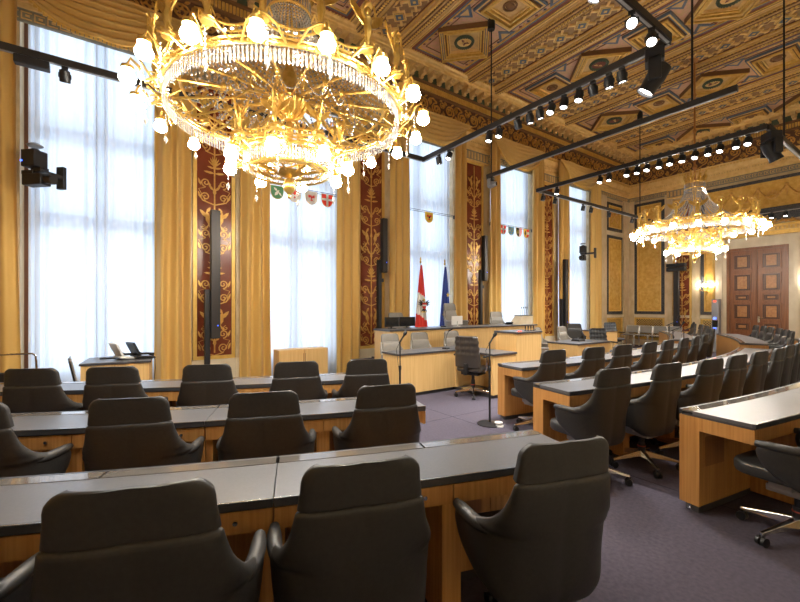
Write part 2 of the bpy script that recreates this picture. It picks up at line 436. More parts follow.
def scroll(mb, i):
    s = 1 if i % 2 else -1; y = -.07; cz = 6.80
    mb.tube(spiral(0, cz+s*.03, .17, 1.9, 1, -s*PI/2, y=y, n=20), .023, 4)
    mb.tube([(-.25,y,cz-s*.20),(-.12,y,cz-s*.22),(0,y,cz-s*.14)], .022, 4)
    mb.tube(spiral(.20, cz-s*.14, .085, 1.3, -1, s*PI/2, y=y, n=12), .018, 4)
    for a in range(6):
        t = a*PI/3 + .3; leaf(mb, .05*math.cos(t), cz+s*.03+.05*math.sin(t), .07*math.cos(t), .07*math.sin(t), .022, -.085, -.06)
    leaf(mb, .16, cz+s*.10, .10, s*.12, .035, -.08, -.06); leaf(mb, -.17, cz-s*.08, -.06, -s*.14, .03, -.08, -.06)
    leaf(mb, .23, cz+s*.02, .04, s*.20, .04, -.08, -.06)
    leaf(mb, -.22, cz+s*.05, .05, s*.17, .035, -.08, -.06); leaf(mb, -.10, cz+s*.17, -.09, s*.07, .028, -.08, -.06); leaf(mb, .10, cz-s*.22, .10, -s*.02, .025, -.08, -.06); leaf(mb, .05, cz+s*.20, .10, s*.05, .025, -.08, -.06)
along(.46, scroll).build('gilt_scroll', gild, trim)

# ---- ceiling: ribs along Y above the pilasters, lattice bands, coffered fields
mb = MB(); mb.box(LX0-.3, BY-.3, CZ, LX1+.3, WY+.5, CZ+.2)
ceiling = tag(mb.build('ceiling', tanm), 'richly coffered gilt ceiling', kind='structure')
CY0, CY1 = BY+.4, WY-.4
def bars(mb, x, w, z, m, h=None): mb.box(x-w/2, CY0, z, x+w/2, CY1, CZ+.01, m)
bands = [PX0 + PITCH*k for k in range(-1, 5)]
def rib(x, s):
    mb = MB()
    bars(mb, x, .30, CZ-.05, 1); bars(mb, x, .26, CZ-.10, 0); bars(mb, x, .20, CZ-.13, 1); bars(mb, x, .17, CZ-.15, 2); bars(mb, x, .11, CZ-.155, 1)
    bars(mb, x-.16, .05, CZ-.06, 2); bars(mb, x+.16, .05, CZ-.06, 2); bars(mb, x-.20, .03, CZ-.03, 3); bars(mb, x+.20, .03, CZ-.03, 3)
    n = int((CY1-CY0)/.07)
    for i in range(n):
        y = CY0 + (i+.5)*.07
        mb.octa((x, y, CZ-.165), .040, .024, 4); mb.octa((x-.115, y, CZ-.105), .024, .022, 4); mb.octa((x+.115, y, CZ-.105), .024, .022, 4); mb.octa((x-.19, y, CZ-.045), .018, .018, 4); mb.octa((x+.19, y, CZ-.045), .018, .018, 4)
    return mb.build('rib', [cream, brownm, tanm, dredm, gildy], ceiling)
def lattice(x):
    hw = .26; mb = MB()
    bars(mb, x, 2*hw+.06, CZ-.015, 6)
    per = .52; n = int((CY1-CY0)/per)+1
    for i in range(-1, n+1):
        yc = CY0 + (i+.5)*per
        if CY0 < yc < CY1:
            for q, r, z in ((3,.185,CZ-.055),(5,.150,CZ-.058),(4,.142,CZ-.064),(2,.112,CZ-.07),(4,.04,CZ-.075)):
                mb.prism([(x+r*1.0,yc),(x,yc+r*1.0),(x-r*1.0,yc),(x,yc-r*1.0)], z, CZ, q)
        for s in (-1, 1):
            for (ya, yb) in ((yc-per/2, yc), (yc, yc+per/2)):
                yA, yB = max(ya, CY0), min(yb, CY1)
            # diagonals of the net
            a = Vector((x-s*hw, yc-per/2, CZ-.03)); b = Vector((x+s*hw, yc+per/2, CZ-.03))
            if a.y > CY0-.01 and b.y < CY1+.01: mb.tube([a, b], .034, 4, 0)
            # small triangles at the edges
            t = yc+per/2
            if CY0+.1 < t < CY1-.1:
                mb.prism([(x+s*hw*.98,t-.15),(x+s*hw*.98,t+.15),(x+s*hw*.42,t)][::s], CZ-.045, CZ, 1)
                mb.prism([(x+s*hw*.93,t-.09),(x+s*hw*.93,t+.09),(x+s*hw*.60,t)][::s], CZ-.055, CZ, 5)
    return mb.build('lattice_band', [cream, tanm, bluem, cream, gildy, brownm, midbrown], ceiling)
for x in bands:
    rib(x-.52, -1); rib(x+.52, 1); lattice(x)
    mb = MB(); bars(mb, x-.33, .03, CZ-.05, 0); bars(mb, x+.33, .03, CZ-.05, 0); mb.build('gilt_fillet', gildy, ceiling)
def rect(mb, cx, cy, hx, hy, w, z, m):
    mb.box(cx-hx,cy-hy,z,cx+hx,cy-hy+w,CZ,m); mb.box(cx-hx,cy+hy-w,z,cx+hx,cy+hy,CZ,m)
    mb.box(cx-hx,cy-hy+w,z,cx-hx+w,cy+hy-w,CZ,m); mb.box(cx+hx-w,cy-hy+w,z,cx+hx,cy+hy-w,CZ,m)
def rhomb(mb, cx, cy, h, z, m, k=1.0): mb.prism([(cx+h*k,cy),(cx,cy+h),(cx-h*k,cy),(cx,cy-h)], z, CZ, m)
def rhomb_ring(mb, cx, cy, h, w, z, m):
    o = [(cx+h,cy),(cx,cy+h),(cx-h,cy),(cx,cy-h)]; i = [(cx+h-w,cy),(cx,cy+h-w),(cx-h+w,cy),(cx,cy-h+w)]
    for k in range(4):
        j = (k+1) % 4; mb.prism([o[k], o[j], i[j], i[k]], z, CZ, m)
CM = [gildy, bluem, cream, brownm, greenm, dredm, tanm, pinkm, leather_b]
def coffer_rhomb(cx, cy, c):
    mb = MB(); h = .80
    for w0, w, z, m in ((0,.02,.12,3),(.02,.04,.14,0),(.06,.03,.09,1),(.09,.03,.11,2),(.12,.03,.08,1),(.15,.04,.12,0),(.19,.05,.06,3),(.24,.05,.095,0),(.29,.02,.05,3),(.31,.03,.07,2)):
        rhomb_ring(mb, cx, cy, h-w0, w, CZ-z, m)
    rhomb(mb, cx, cy, h-.34, CZ-.02, 6)
    mb.ring(.20, .035, (cx,cy,CZ-.05), 20, 6, 4); mb.lathe([(.165,.0),(.165,.02),(.001,.021)][::-1], 16, (cx,cy,CZ-.05), c)
    for k in range(5):
        a = 2*PI*k/5 + cx*3; leafp = [(cx+.12*math.cos(a), cy+.12*math.sin(a)), (cx+.05*math.cos(a+1.2), cy+.05*math.sin(a+1.2)), (cx+.05*math.cos(a-1.2), cy+.05*math.sin(a-1.2))]
        mb.prism(leafp[::-1], CZ-.062, CZ-.045, 2 if k % 2 else 5)
    for a in range(24):
        t = 2*PI*a/24; mb.octa((cx+.2*math.cos(t), cy+.2*math.sin(t), CZ-.085), .02, .02, 4)
    mb.build('coffer', CM, ceiling)
def coffer_rect(cx, cy, c):
    mb = MB(); hx, hy = .56, .50
    for w0, w, z, m in ((0,.03,.07,1),(.03,.03,.08,2),(.06,.03,.07,1),(.09,.02,.10,3),(.11,.04,.13,0),(.15,.04,.07,3),(.19,.04,.10,0),(.23,.015,.05,3),(.245,.03,.06,2)):
        rect(mb, cx, cy, hx-w0, hy-w0, w, CZ-z, m)
    mb.box(cx-.30,cy-.24,CZ-.02,cx+.30,cy+.24,CZ,6)
    mb.ring(.13, .025, (cx,cy,CZ-.03), 16, 6, 3); mb.ball((cx,cy,CZ-.03), .09, 10, 5, c, (1.3,1,.5))
    mb.build('coffer', CM, ceiling)
CYS = [6.78, 5.44, 4.10, 2.76, 1.42]
for bi, b in enumerate(bays + [bays[-1]+PITCH]):
    if b > LX1 - .3: continue
    mb = MB()
    hx = .98; cy = (CY0+CY1)/2; hy = (CY1-CY0)/2
    mb.box(b-hx, CY0, CZ-.012, b+hx, CY1, CZ, 7)
    for w0, w, z, m in ((0,.04,.06,2),(.04,.02,.05,3),(.06,.03,.05,0),(.09,.09,.03,5),(.18,.03,.035,1),(.21,.015,.03,3),(.225,.02,.04,0),(.36,.012,.03,3)):
        rect(mb, b, cy, hx-w0, hy-w0, w, CZ-z, m)
    for y in (CYS[0]+CYS[1])/2, (CYS[1]+CYS[2])/2, (CYS[2]+CYS[3])/2, (CYS[3]+CYS[4])/2:
        for s in (-1, 1):
            mb.prism([(b+s*.70,y-.22),(b+s*.70,y+.22),(b+s*.40,y)][::s], CZ-.03, CZ, 1)
            mb.prism([(b+s*.66,y-.12),(b+s*.66,y+.12),(b+s*.50,y)][::s], CZ-.034, CZ, 6)
    for i in range(70):
        y = CY0+.32+i*.105
        if y > CY1-.25: break
        for s in (-1,1): mb.octa((b+s*.69, y, CZ-.012), .042, .012, (5,6,8,0)[i % 4])
    mb.build('field', CM, ceiling)
    for j, y in enumerate(CYS):
        c = (5, 1, 2, 4)[(bi+j) % 4]
        if (bi + j) % 2 == 0: coffer_rhomb(b, y, c)
        else: coffer_rect(b, y, 3)

# ---- windows
MB0 = MB
for i, b in enumerate(bays):
    w = thing('window_%d' % (i+1), 'tall mahogany window in the window wall, number %d from the left end' % (i+1), None, (b, WY+.36, 0), kind='structure')
    mb = MB()
    mb.frame(-OW, .30, OW, 6.3, .10, -.02, .12)
    for z in (2.95, 4.35): mb.box(-OW+.1, -.01, z-.06, OW-.1, .11, z+.06)
    mb.box(-.035, -.01, .40, .035, .11, 6.2)
    mb.build('window_frame', walnut, w)
    mb = MB()
    for s in (-1, 1):
        a, c = sorted((s*.035, s*(OW-.1)))
        for z0, z1 in ((.40,2.89),(3.01,4.29),(4.41,6.2)):
            mb.frame(a, z0, c, z1, .05, .0, .08)
    mb.build('casement', walnut, w)
    mb = MB(); mb.box(-OW+.1, .04, .40, OW-.1, .046, 6.2); mb.build('pane', pane_m, w)
    mb = MB(); mb.box(-OW, -.12, .25, OW, .10, .30); mb.build('window_sill', stone_w, w)

# ---- double door in the far wall
DY = 4.08
door = thing('door_1', 'tall panelled double door in the end wall', None, (LX1, DY, 0), kind='structure')
RD = Matrix(((0,1,0,0),(-1,0,0,0),(0,0,1,0),(0,0,0,1)))
mb = MB(); mb.M = RD
mb.frame(-.79, -.06, .79, 3.52, .09, -.10, 0); mb.build('door_frame', doorw, door)
for s in (-1, 1):
    mb = MB(); mb.M = RD
    a, c = sorted((s*.012, s*.70)); mb.box(a, -.06, .02, c, 0, 3.43, 0)
    mb.box(s*.012-.02 if s > 0 else -.03, -.085, .02, .03 if s > 0 else .008, -.05, 3.43, 0)
    cx = s*.37
    for z0, z1 in ((.15,.62),(.72,1.02),(1.10,1.66),(1.72,1.98),(2.04,2.66),(2.78,3.32)):
        wx = .25 if z1-z0 > .4 else .22
        if (z0 in (1.10, 1.72, 2.04)): pass
        mb.frame(cx-wx, z0, cx+wx, z1, .04, -.085, 0, 0); mb.frame(cx-wx+.05, z0+.05, cx+wx-.05, z1-.05, .025, -.075, 0, 1)
        mb.frame(cx-wx+.09, z0+.07, cx+wx-.09, z1-.07, .03, -.08, 0, 1); mb.box(cx-wx+.12, -.07, z0+.10, cx+wx-.12, 0, z1-.10, 2)
    leafo = mb.build('door_leaf', [doorw, doorw_d, burl], door)
    if s > 0:
        mb = MB(); mb.M = RD; mb.box(.03,-.075,1.02,.09,-.06,1.22); mb.tube([(.06,-.09,1.16),(.06,-.11,1.16),(.20,-.11,1.16)], .012, 6); mb.build('door_handle', chrome, leafo)
tr2 = thing('trim_2', 'pale stone surround with gilt cornice round the double door', None, (LX1, DY, 0), kind='structure')
mb = MB(); mb.M = RD
for w0, d in ((.79,.10),(.90,.13),(1.0,.09)):
    for s in (-1, 1):
        a, c = sorted((s*w0, s*(w0+.12))); mb.box(a, -d, 0, c, 0, 3.52+w0-.79)
    mb.box(-w0-.12, -d, 3.52+w0-.79, w0+.12, 0, 3.64+w0-.79)
mb.build('stone_surround', stone_w, tr2)
mb = MB(); mb.M = RD
mb.frame(-1.16, -.1, 1.16, 3.90, .035, -.12, 0); mb.box(-1.25,-.16,3.90,1.25,0,3.98); mb.box(-1.32,-.26,4.10,1.32,0,4.17); mb.box(-1.28,-.20,3.98,1.28,0,4.10,1)
for i in range(26): mb.box(-1.25+i*.1, -.24, 4.0, -1.20+i*.1, -.15, 4.09)
mb.build('gilt_cornice', [gildy, tanm], tr2)
mb = MB(); mb.M = RD
for s in (-1, 1):
    mb.tube(spiral(s*.30, 4.34, .15, 1.6, s, PI/2, y=-.10), .028, 6); mb.tube([(s*.34,-.10,4.20),(s*.7,-.10,4.30),(s*1.05,-.10,4.20)], .03, 6)
    for k in range(4): leaf(mb, s*(.4+.15*k), 4.22, s*.10, .16-.025*k, .03, -.12, -.06)
    mb.tube(spiral(s*.85, 4.27, .07, 1.4, -s, PI/2, y=-.10), .018, 6)
mb.lathe([(.001,-.16),(.10,-.12),(.14,0),(.10,.12),(.001,.16)], 12, (0,-.1,4.42))
mb.build('cartouche', gild, tr2)
# baseboards
mb = MB(); mb.M = EM
mb.box(-WY,-.10,0,-5.16,0,.20); mb.box(-3.0,-.10,0,.4,0,.20)
tag(mb.build('baseboard_far', stone_w), 'pale stone skirting of the end wall', kind='structure')
# ================================================================ CURTAINS
WINN = ['nearest', 'second', 'middle', 'fourth', 'farthest']
WDESC = ['window nearest the camera', 'window behind the big chandelier', 'window behind the two flags', 'window behind the lectern', 'farthest window']
def drape_panel(x0, x1, z0, z1, y, amp, folds, name, ph, m, flare=0, th=.012):
    mb = MB(); nx, nz = int(folds*12), 14; rings = []
    for k in range(nz+1):
        t = k/nz; z = z0+(z1-z0)*t; fr, bk = [], []
        for i in range(nx+1):
            u = i/nx; a = amp*(.75+.25*math.sin(3.1*t+ph))
            x = x0+(x1-x0)*u + flare*(1-t)**2*(u-.5)*2 + .012*math.sin(5*t+u*9+ph)
            w = math.sin(2*PI*folds*u + ph + .5*math.sin(4*t+ph))
            yy = y + a*w + .35*a*math.sin(2*PI*folds*.43*u+ph*2)
            fr.append((x, yy-th/2, z)); bk.append((x, yy+th/2, z))
        rings.append(fr + bk[::-1])
    mb.loft(rings, 0)
    return mb.build(name, m, None, True, ang=80)
for i, b in enumerate(bays):
    for s, side in ((-1, 'left'), (1, 'right')):
        a, c = sorted((b+s*.75, b+s*1.27))
        if i == 0 and s < 0: a, c = b-1.52, b-.97
        d = drape_panel(a, c, .02, 6.46, 7.955, .072, 2.6, 'curtain', i*1.7+s, drape, .035)
        tag(d, 'floor-length gold curtain hanging on the %s of the %s' % (side, WDESC[i]), 'curtain', 'gold curtains')
    # sheer voile, thin cloth hung inside the opening
    mb = MB(); nx, nz = 110, 8; vs, fs = [], []
    for k in range(nz+1):
        for j in range(nx+1):
            u = j/nx; x = b-.90+1.82*u
            amp = .030+.020*math.sin(u*17+i)
            vs.append((x, WY+.10+amp*math.sin(u*2*PI*15+1.3*math.sin(u*11+i))+.012*math.sin(u*5+k*.5), .03+6.2*k/nz))
    for k in range(nz):
        for j in range(nx):
            q = k*(nx+1)+j; fs.append((q, q+1, q+nx+2, q+nx+1))
    mb.add(vs, fs)
    tag(mb.build('sheer_curtain', sheer, None, True, ang=80), 'white translucent sheer curtain drawn across the %s' % WDESC[i], 'sheer curtain', 'sheer curtains')
    # swag
    mb = MB(); nu, nv = 40, 48; fr, bk = [], []
    for k in range(nv+1):
        v = k/nv; r1, r2 = [], []
        for j in range(nu+1):
            u = -1+2*j/nu; sag = (1-abs(u)**2.2)
            x = b + u*(1.36-.30*v*(1-.2*sag))
            z = 6.50 - .02 - v*(.10+.62*sag) - .10*v*abs(u)
            y = 7.86 - .07*math.sin(PI*min(v*1.1,1))*sag - (.046*math.sin(v*2*PI*6.5+2.6*abs(u)+.5*math.sin(u*6)))*(.25+.75*sag)
            r1.append((x, y-.006, z)); r2.append((x, y+.012, z))
        fr.append(r1); bk.append(r2)
    mb.loft([r1+r2[::-1] for r1, r2 in zip(fr, bk)], 0)
    sw = mb.build('swag_valance', drape, None, True, ang=80)
    tag(sw, 'gathered gold swag draped over the top of the %s' % WDESC[i], 'swag', 'gold swags')
    mb = MB()
    mb.tube([(p[0], p[1]-.004, p[2]) for p in fr[-1]], .014, 6)
    for p in fr[-1][1:-1]: mb.box(p[0]-.022, p[1]-.008, p[2]-.055, p[0]+.022, p[1]+.004, p[2])
    mb.build('fringe', gildy, sw)

# ---- rods with coats of arms
ROD_Z = 4.0
SHW, SHH = .125, .26
def shield_poly(w=SHW, h=SHH):
    return [(-w,0),(w,0),(w,-h*.45)] + [(w*math.cos(t*PI/2), -h*.45-h*.55*math.sin(t*PI/2)) for t in (.25,.5,.75)] + [(0,-h)] + [(-w*math.cos(t*PI/2), -h*.45-h*.55*math.sin(t*PI/2)) for t in (.75,.5,.25)] + [(-w,-h*.45)]
def eagle(mb, cx, cz, s, y, m):
    y0 = y-.006
    leaf(mb, cx, cz-.30*s, 0, .62*s, .13*s, y0, y, m)
    for q in (-1, 1):
        for a, L in ((.75,.62),(.35,.62),(-.05,.56),(-.45,.46)):
            leaf(mb, cx+q*.06*s, cz+.12*s, q*L*s*math.cos(a), L*s*math.sin(a)*.8, .06*s, y0, y, m)
        leaf(mb, cx, cz-.22*s, q*.30*s, -.30*s, .045*s, y0, y, m)
    leaf(mb, cx, cz-.25*s, 0, -.32*s, .10*s, y0, y, m)
    leaf(mb, cx, cz+.34*s, -.20*s, .06*s, .05*s, y0, y, m); mb.lathe([(.08*s,-.0)], 3) if False else None
def clip(x0, z0, x1, z1):
    """part of the shield outline inside a rectangle"""
    P = shield_poly()
    def cut(P, f):
        out = []
        for i in range(len(P)):
            a, b = P[i-1], P[i]; fa, fb = f(a), f(b)
            if (fa >= 0) != (fb >= 0):
                t = fa/(fa-fb); out.append((a[0]+(b[0]-a[0])*t, a[1]+(b[1]-a[1])*t))
            if fb >= 0: out.append(b)
        return out
    for f in (lambda p: p[0]-x0, lambda p: x1-p[0], lambda p: p[1]-z0, lambda p: z1-p[1]):
        P = cut(P, f)
        if len(P) < 3: return None
    return P[::-1]
SM = [gildy, f_red, f_white, f_black, s_green, s_sky, f_yel]
def shield(x, kind, label):
    mb = MB(); P = shield_poly(); w, h = SHW, SHH
    k = 1.07; mb.xzprism([(p[0]*k, p[1]*k+.008) for p in P[::-1]], 0, .012, 0)
    def fill(x0,z0,x1,z1,m,y=-.004):
        q = clip(x0,z0,x1,z1)
        if q: mb.xzprism(q, y, .0, m)
    W = 9
    if kind == 'green': fill(-W,-W,W,W,4); leaf(mb,-.05,-.20,.09,.12,.03,-.010,-.004,2); leaf(mb,.0,-.10,-.07,.06,.022,-.010,-.004,2); leaf(mb,.03,-.12,.06,-.08,.015,-.010,-.004,2)
    if kind == 'banner':
        fill(-W,-W,W,W,2); mb.xzprism([(-.08,-.03),(-.08,-.12),(-.03,-.10),(0,-.13),(.03,-.10),(.08,-.12),(.08,-.03)][::1], -.009, -.004, 1); leaf(mb, 0,-.20,0,.05,.02,-.010,-.004,1)
    if kind == 'redeagle': fill(-W,-W,W,W,2); eagle(mb, 0, -.125, .14, -.004, 1)
    if kind == 'cross': fill(-W,-W,W,W,1); fill(-.025,-W,.025,W,2,-.008); fill(-W,-.135,W,-.09,2,-.008)
    if kind == 'goldeagle': fill(-W,-W,W,W,6); eagle(mb, 0, -.12, .15, -.004, 1); mb.octa((0,-.012,-.13), .03, .03, 3)
    if kind == 'party': fill(-W,-W,0,W,6); fill(0,-W,W,W,1); fill(0,-.16,W,-.08,2,-.008); leaf(mb,-.06,-.20,0,.16,.035,-.010,-.004,3)
    if kind == 'larks':
        fill(-W,-W,W,W,5)
        for xx, zz in ((-.06,-.07),(.05,-.07),(-.06,-.14),(.05,-.14),(0,-.21)): leaf(mb, xx-.03, zz, .06, .02, .018, -.010, -.004, 6); leaf(mb, xx, zz-.02, 0, .05, .014, -.010, -.004, 6)
    if kind == 'upper':
        fill(-W,-W,0,W,3); leaf(mb,-.06,-.20,.0,.16,.03,-.010,-.004,6); leaf(mb,-.09,-.14,.06,.04,.02,-.010,-.004,6)
        for q in range(4): fill(q*.032,-W,q*.032+.032,W,(2,1)[q%2])
    o = mb.build('shield', SM); o.location = (x, WY-.125, ROD_Z-.015)
    tag(o, label, 'coat of arms', 'coats of arms hung on the curtain rods')
def rod(i, label):
    b = bays[i]; r = thing('shield_rod', label, 'rod', (b, WY-.10, ROD_Z), group='thin rods carrying the coats of arms')
    mb = MB()
    for dz in (-.02, .02): mb.cyl((-.98,0,dz), (.98,0,dz), .006, 6)
    mb.build('rod', blackm, r)
    for s in (-1, 1):
        mb = MB(); mb.box(s*.98-.03, -.02, -.045, s*.98+.03, .10, .045); mb.build('bracket', blackm, r)
rod(1, 'thin double rod carrying four shields across the window behind the big chandelier')
rod(2, 'thin double rod carrying one shield across the window behind the two flags')
rod(3, 'thin double rod carrying several shields across the window behind the lectern')
b = bays[1]
shield(b-.55, 'green', 'green and white shield, leftmost behind the big chandelier')
shield(b-.185, 'banner', 'white shield with a red banner below the big chandelier')
shield(b+.185, 'redeagle', 'white shield with a red eagle below the big chandelier')
shield(b+.55, 'cross', 'red shield with a white cross under the big chandelier')
shield(bays[2], 'goldeagle', 'single gold shield with a red eagle above the two flags')
b = bays[3]
shield(b-.55, 'cross', 'red and white shield half hidden by the curtain behind the lectern')
shield(b-.185, 'larks', 'blue shield with gold birds in the window behind the lectern')
shield(b+.185, 'upper', 'black and gold shield with red and white stripes behind the lectern')
shield(b+.55, 'party', 'gold shield with a red and white half, last on its rod')

# ---- wall sconces by the door
for Y, lab in ((5.45,'gilt wall sconce with lit bulbs left of the double door'), (2.71,'gilt wall sconce with lit bulbs right of the double door')):
    s = thing('wall_sconce', lab, 'wall lamp', (LX1-.03, Y, 2.2), -PI/2, 'wall sconces')
    mb = MB(); mb.lathe([(.001,-.22),(.04,-.16),(.025,-.05),(.05,.02),(.02,.1),(.001,.16)], 10, (0,-.04,0))
    for k in (-1.5,-.5,.5,1.5): mb.tube([(0,-.05,-.05),(k*.07,-.10,-.10),(k*.115,-.16,-.04),(k*.12,-.16,.06)], .011, 6); mb.lathe([(.035,.05),(.03,.07)], 8, (k*.12,-.16,0))
    mb.build('bracket', gold, s, True)
    for k in (-1.5,-.5,.5,1.5):
        mb = MB(); mb.ball((k*.12,-.16,.115), .035, 8, 6, 0, (1,1,1.25)); mb.build('bulb', lampglow, s, True)
# ================================================================ CHANDELIERS
CB = 2.62
def pol(r, a, z): return (r*math.cos(a), r*math.sin(a), z-CB)
def lamp_bracket(root, a, R0, R1, zl, zf, big, sc=1.0):
    """arm with a winged figure, hanging tulip lamp and a crystal drop"""
    mb = MB()
    c, s_ = math.cos(a), math.sin(a)
    def P(r, t, z): return (r*c - t*s_, r*s_ + t*c, z-CB)
    mb.tube([P(R0,0,zf-.12), P(R0+.10,0,zf-.20), P((R0+R1)/2+.04,0,zf-.10), P(R1,0,zf-.05), P(R1+.02,0,zl+.10)], [.016,.014,.012,.012,.010], 6)
    for q in (-1, 1):
        mb.tube([P(R0,q*.16*sc,zf-.14), P(R0+.09,q*.10*sc,zf-.05), P(R1-.06,q*.02,zf-.02)], .010, 5)
        mb.tube([P(R0+.05+.035*math.cos(t*.9), q*(.07+.035*math.sin(t*.9))*sc, zf-.16) for t in range(7)], .007, 4)
    mb.lathe([(.012,.095),(.045,.082),(.05,.05),(.03,.05)][::-1], 10, P(R1+.02,0,zl))
    mb.lathe([(.05,-.01),(.06,.01),(.04,.03)], 8, P(R0+.05,0,zf))
    br = mb.build('bracket', gold, root, True)
    mb = MB()
    mb.lathe([(.012,-.068),(.032,-.062),(.058,-.040),(.062,-.010),(.046,.024),(.040,.050),(.020,.062)], 10, P(R1+.02,0,zl))
    mb.build('lamp_glass', lampglow, br, True)
    # figure: torso, head, raised arms and two wings, on a little ball
    mb = MB(); h = .36*sc; fr = R0+.05
    def F(r, t, z): return P(fr+r, t, zf+z*h)
    mb.tube([F(0,0,.02),F(.0,0,.22),F(.012,0,.40),F(.0,0,.55),F(.0,0,.70),F(0,0,.78)], [.030*sc,.022*sc,.036*sc,.030*sc,.040*sc,.014*sc], 7)
    mb.ball(F(.005,0,.86), .030*sc, 8, 6, 0, (1,1,1.15))
    for q in (-1, 1):
        mb.tube([F(0,q*.035*sc,.68),F(.02,q*.075*sc,.80),F(.03,q*.04*sc,1.0)], [.014*sc,.011*sc,.009*sc], 5)
        w = [F(-.01,q*.02*sc,.66),F(-.02,q*.08*sc,.86),F(-.02,q*.19*sc,1.02),F(-.015,q*.165*sc,.80),F(-.01,q*.10*sc,.62),F(-.01,q*.03*sc,.52)]
        w2 = [(p[0]+.012*c, p[1]+.012*s_, p[2]) for p in w]
        mb.loft([w, w2] if q > 0 else [w2, w], 0)
        mb.tube([F(.0,q*.02*sc,.12),F(.02,q*.05*sc,.20),F(.0,q*.07*sc,.05)], [.016*sc,.012*sc,.006*sc], 5)
    mb.lathe([(.045*sc,0),(.03*sc,.02)], 8, F(0,0,1.0))
    mb.build('winged_figure', gold, br, True)
    mb = MB()
    pz = zl - (.02 if big else .05); pr = R1-.07 if big else R1+.02; 
    for k in range(6): mb.octa(P(pr, .05, pz+.10-k*.035), .009, .018)
    mb.octa(P(pr, .05, pz-.15), .020, .048)
    mb.build('crystal_drop', crystal, br)
def gallery(mb, R, z, n, h, off):
    mb.ring(R, .016, (0,0,z-CB), 72, 6); mb.ring(R+.01, .010, (0,0,z+.035-CB), 72, 6)
    for k in range(n):
        a0 = off + 2*PI*k/n; a1 = a0 + 2*PI/n
        for e in (0, .045):
            mb.tube([pol(R+.02, a0+(a1-a0)*t/8, z+.06+e+h*(2*t/8-1)**2) for t in range(9)], .010, 5)
        for t in range(1, 8): 
            q = a0+(a1-a0)*t/8; zz = z+.06+h*(2*t/8-1)**2
            mb.cyl(pol(R+.02,q,zz), pol(R+.02,q,zz+.045), .006, 4)
def fringe(R, z0, z1, n):
    mb = MB()
    for k in range(n):
        a = 2*PI*k/n; h = (z1-z0)/2; w = PI*R/n*.62
        c, s_ = math.cos(a), math.sin(a); zc = (z0+z1)/2-CB
        def P(r, t, z): return (r*c-t*s_, r*s_+t*c, z)
        pts = lambda z, q: [P(R-w*.6*q,0,z), P(R,-w*q,z), P(R+w*.6*q,0,z), P(R,w*q,z)]
        mb.loft([pts(zc-h,.25), pts(zc-h*.78,1), pts(zc+h*.62,1), pts(zc+h*.72,.3)])
        mb.octa(P(R,0,zc+h*.86), w*.8, h*.13)
    return mb
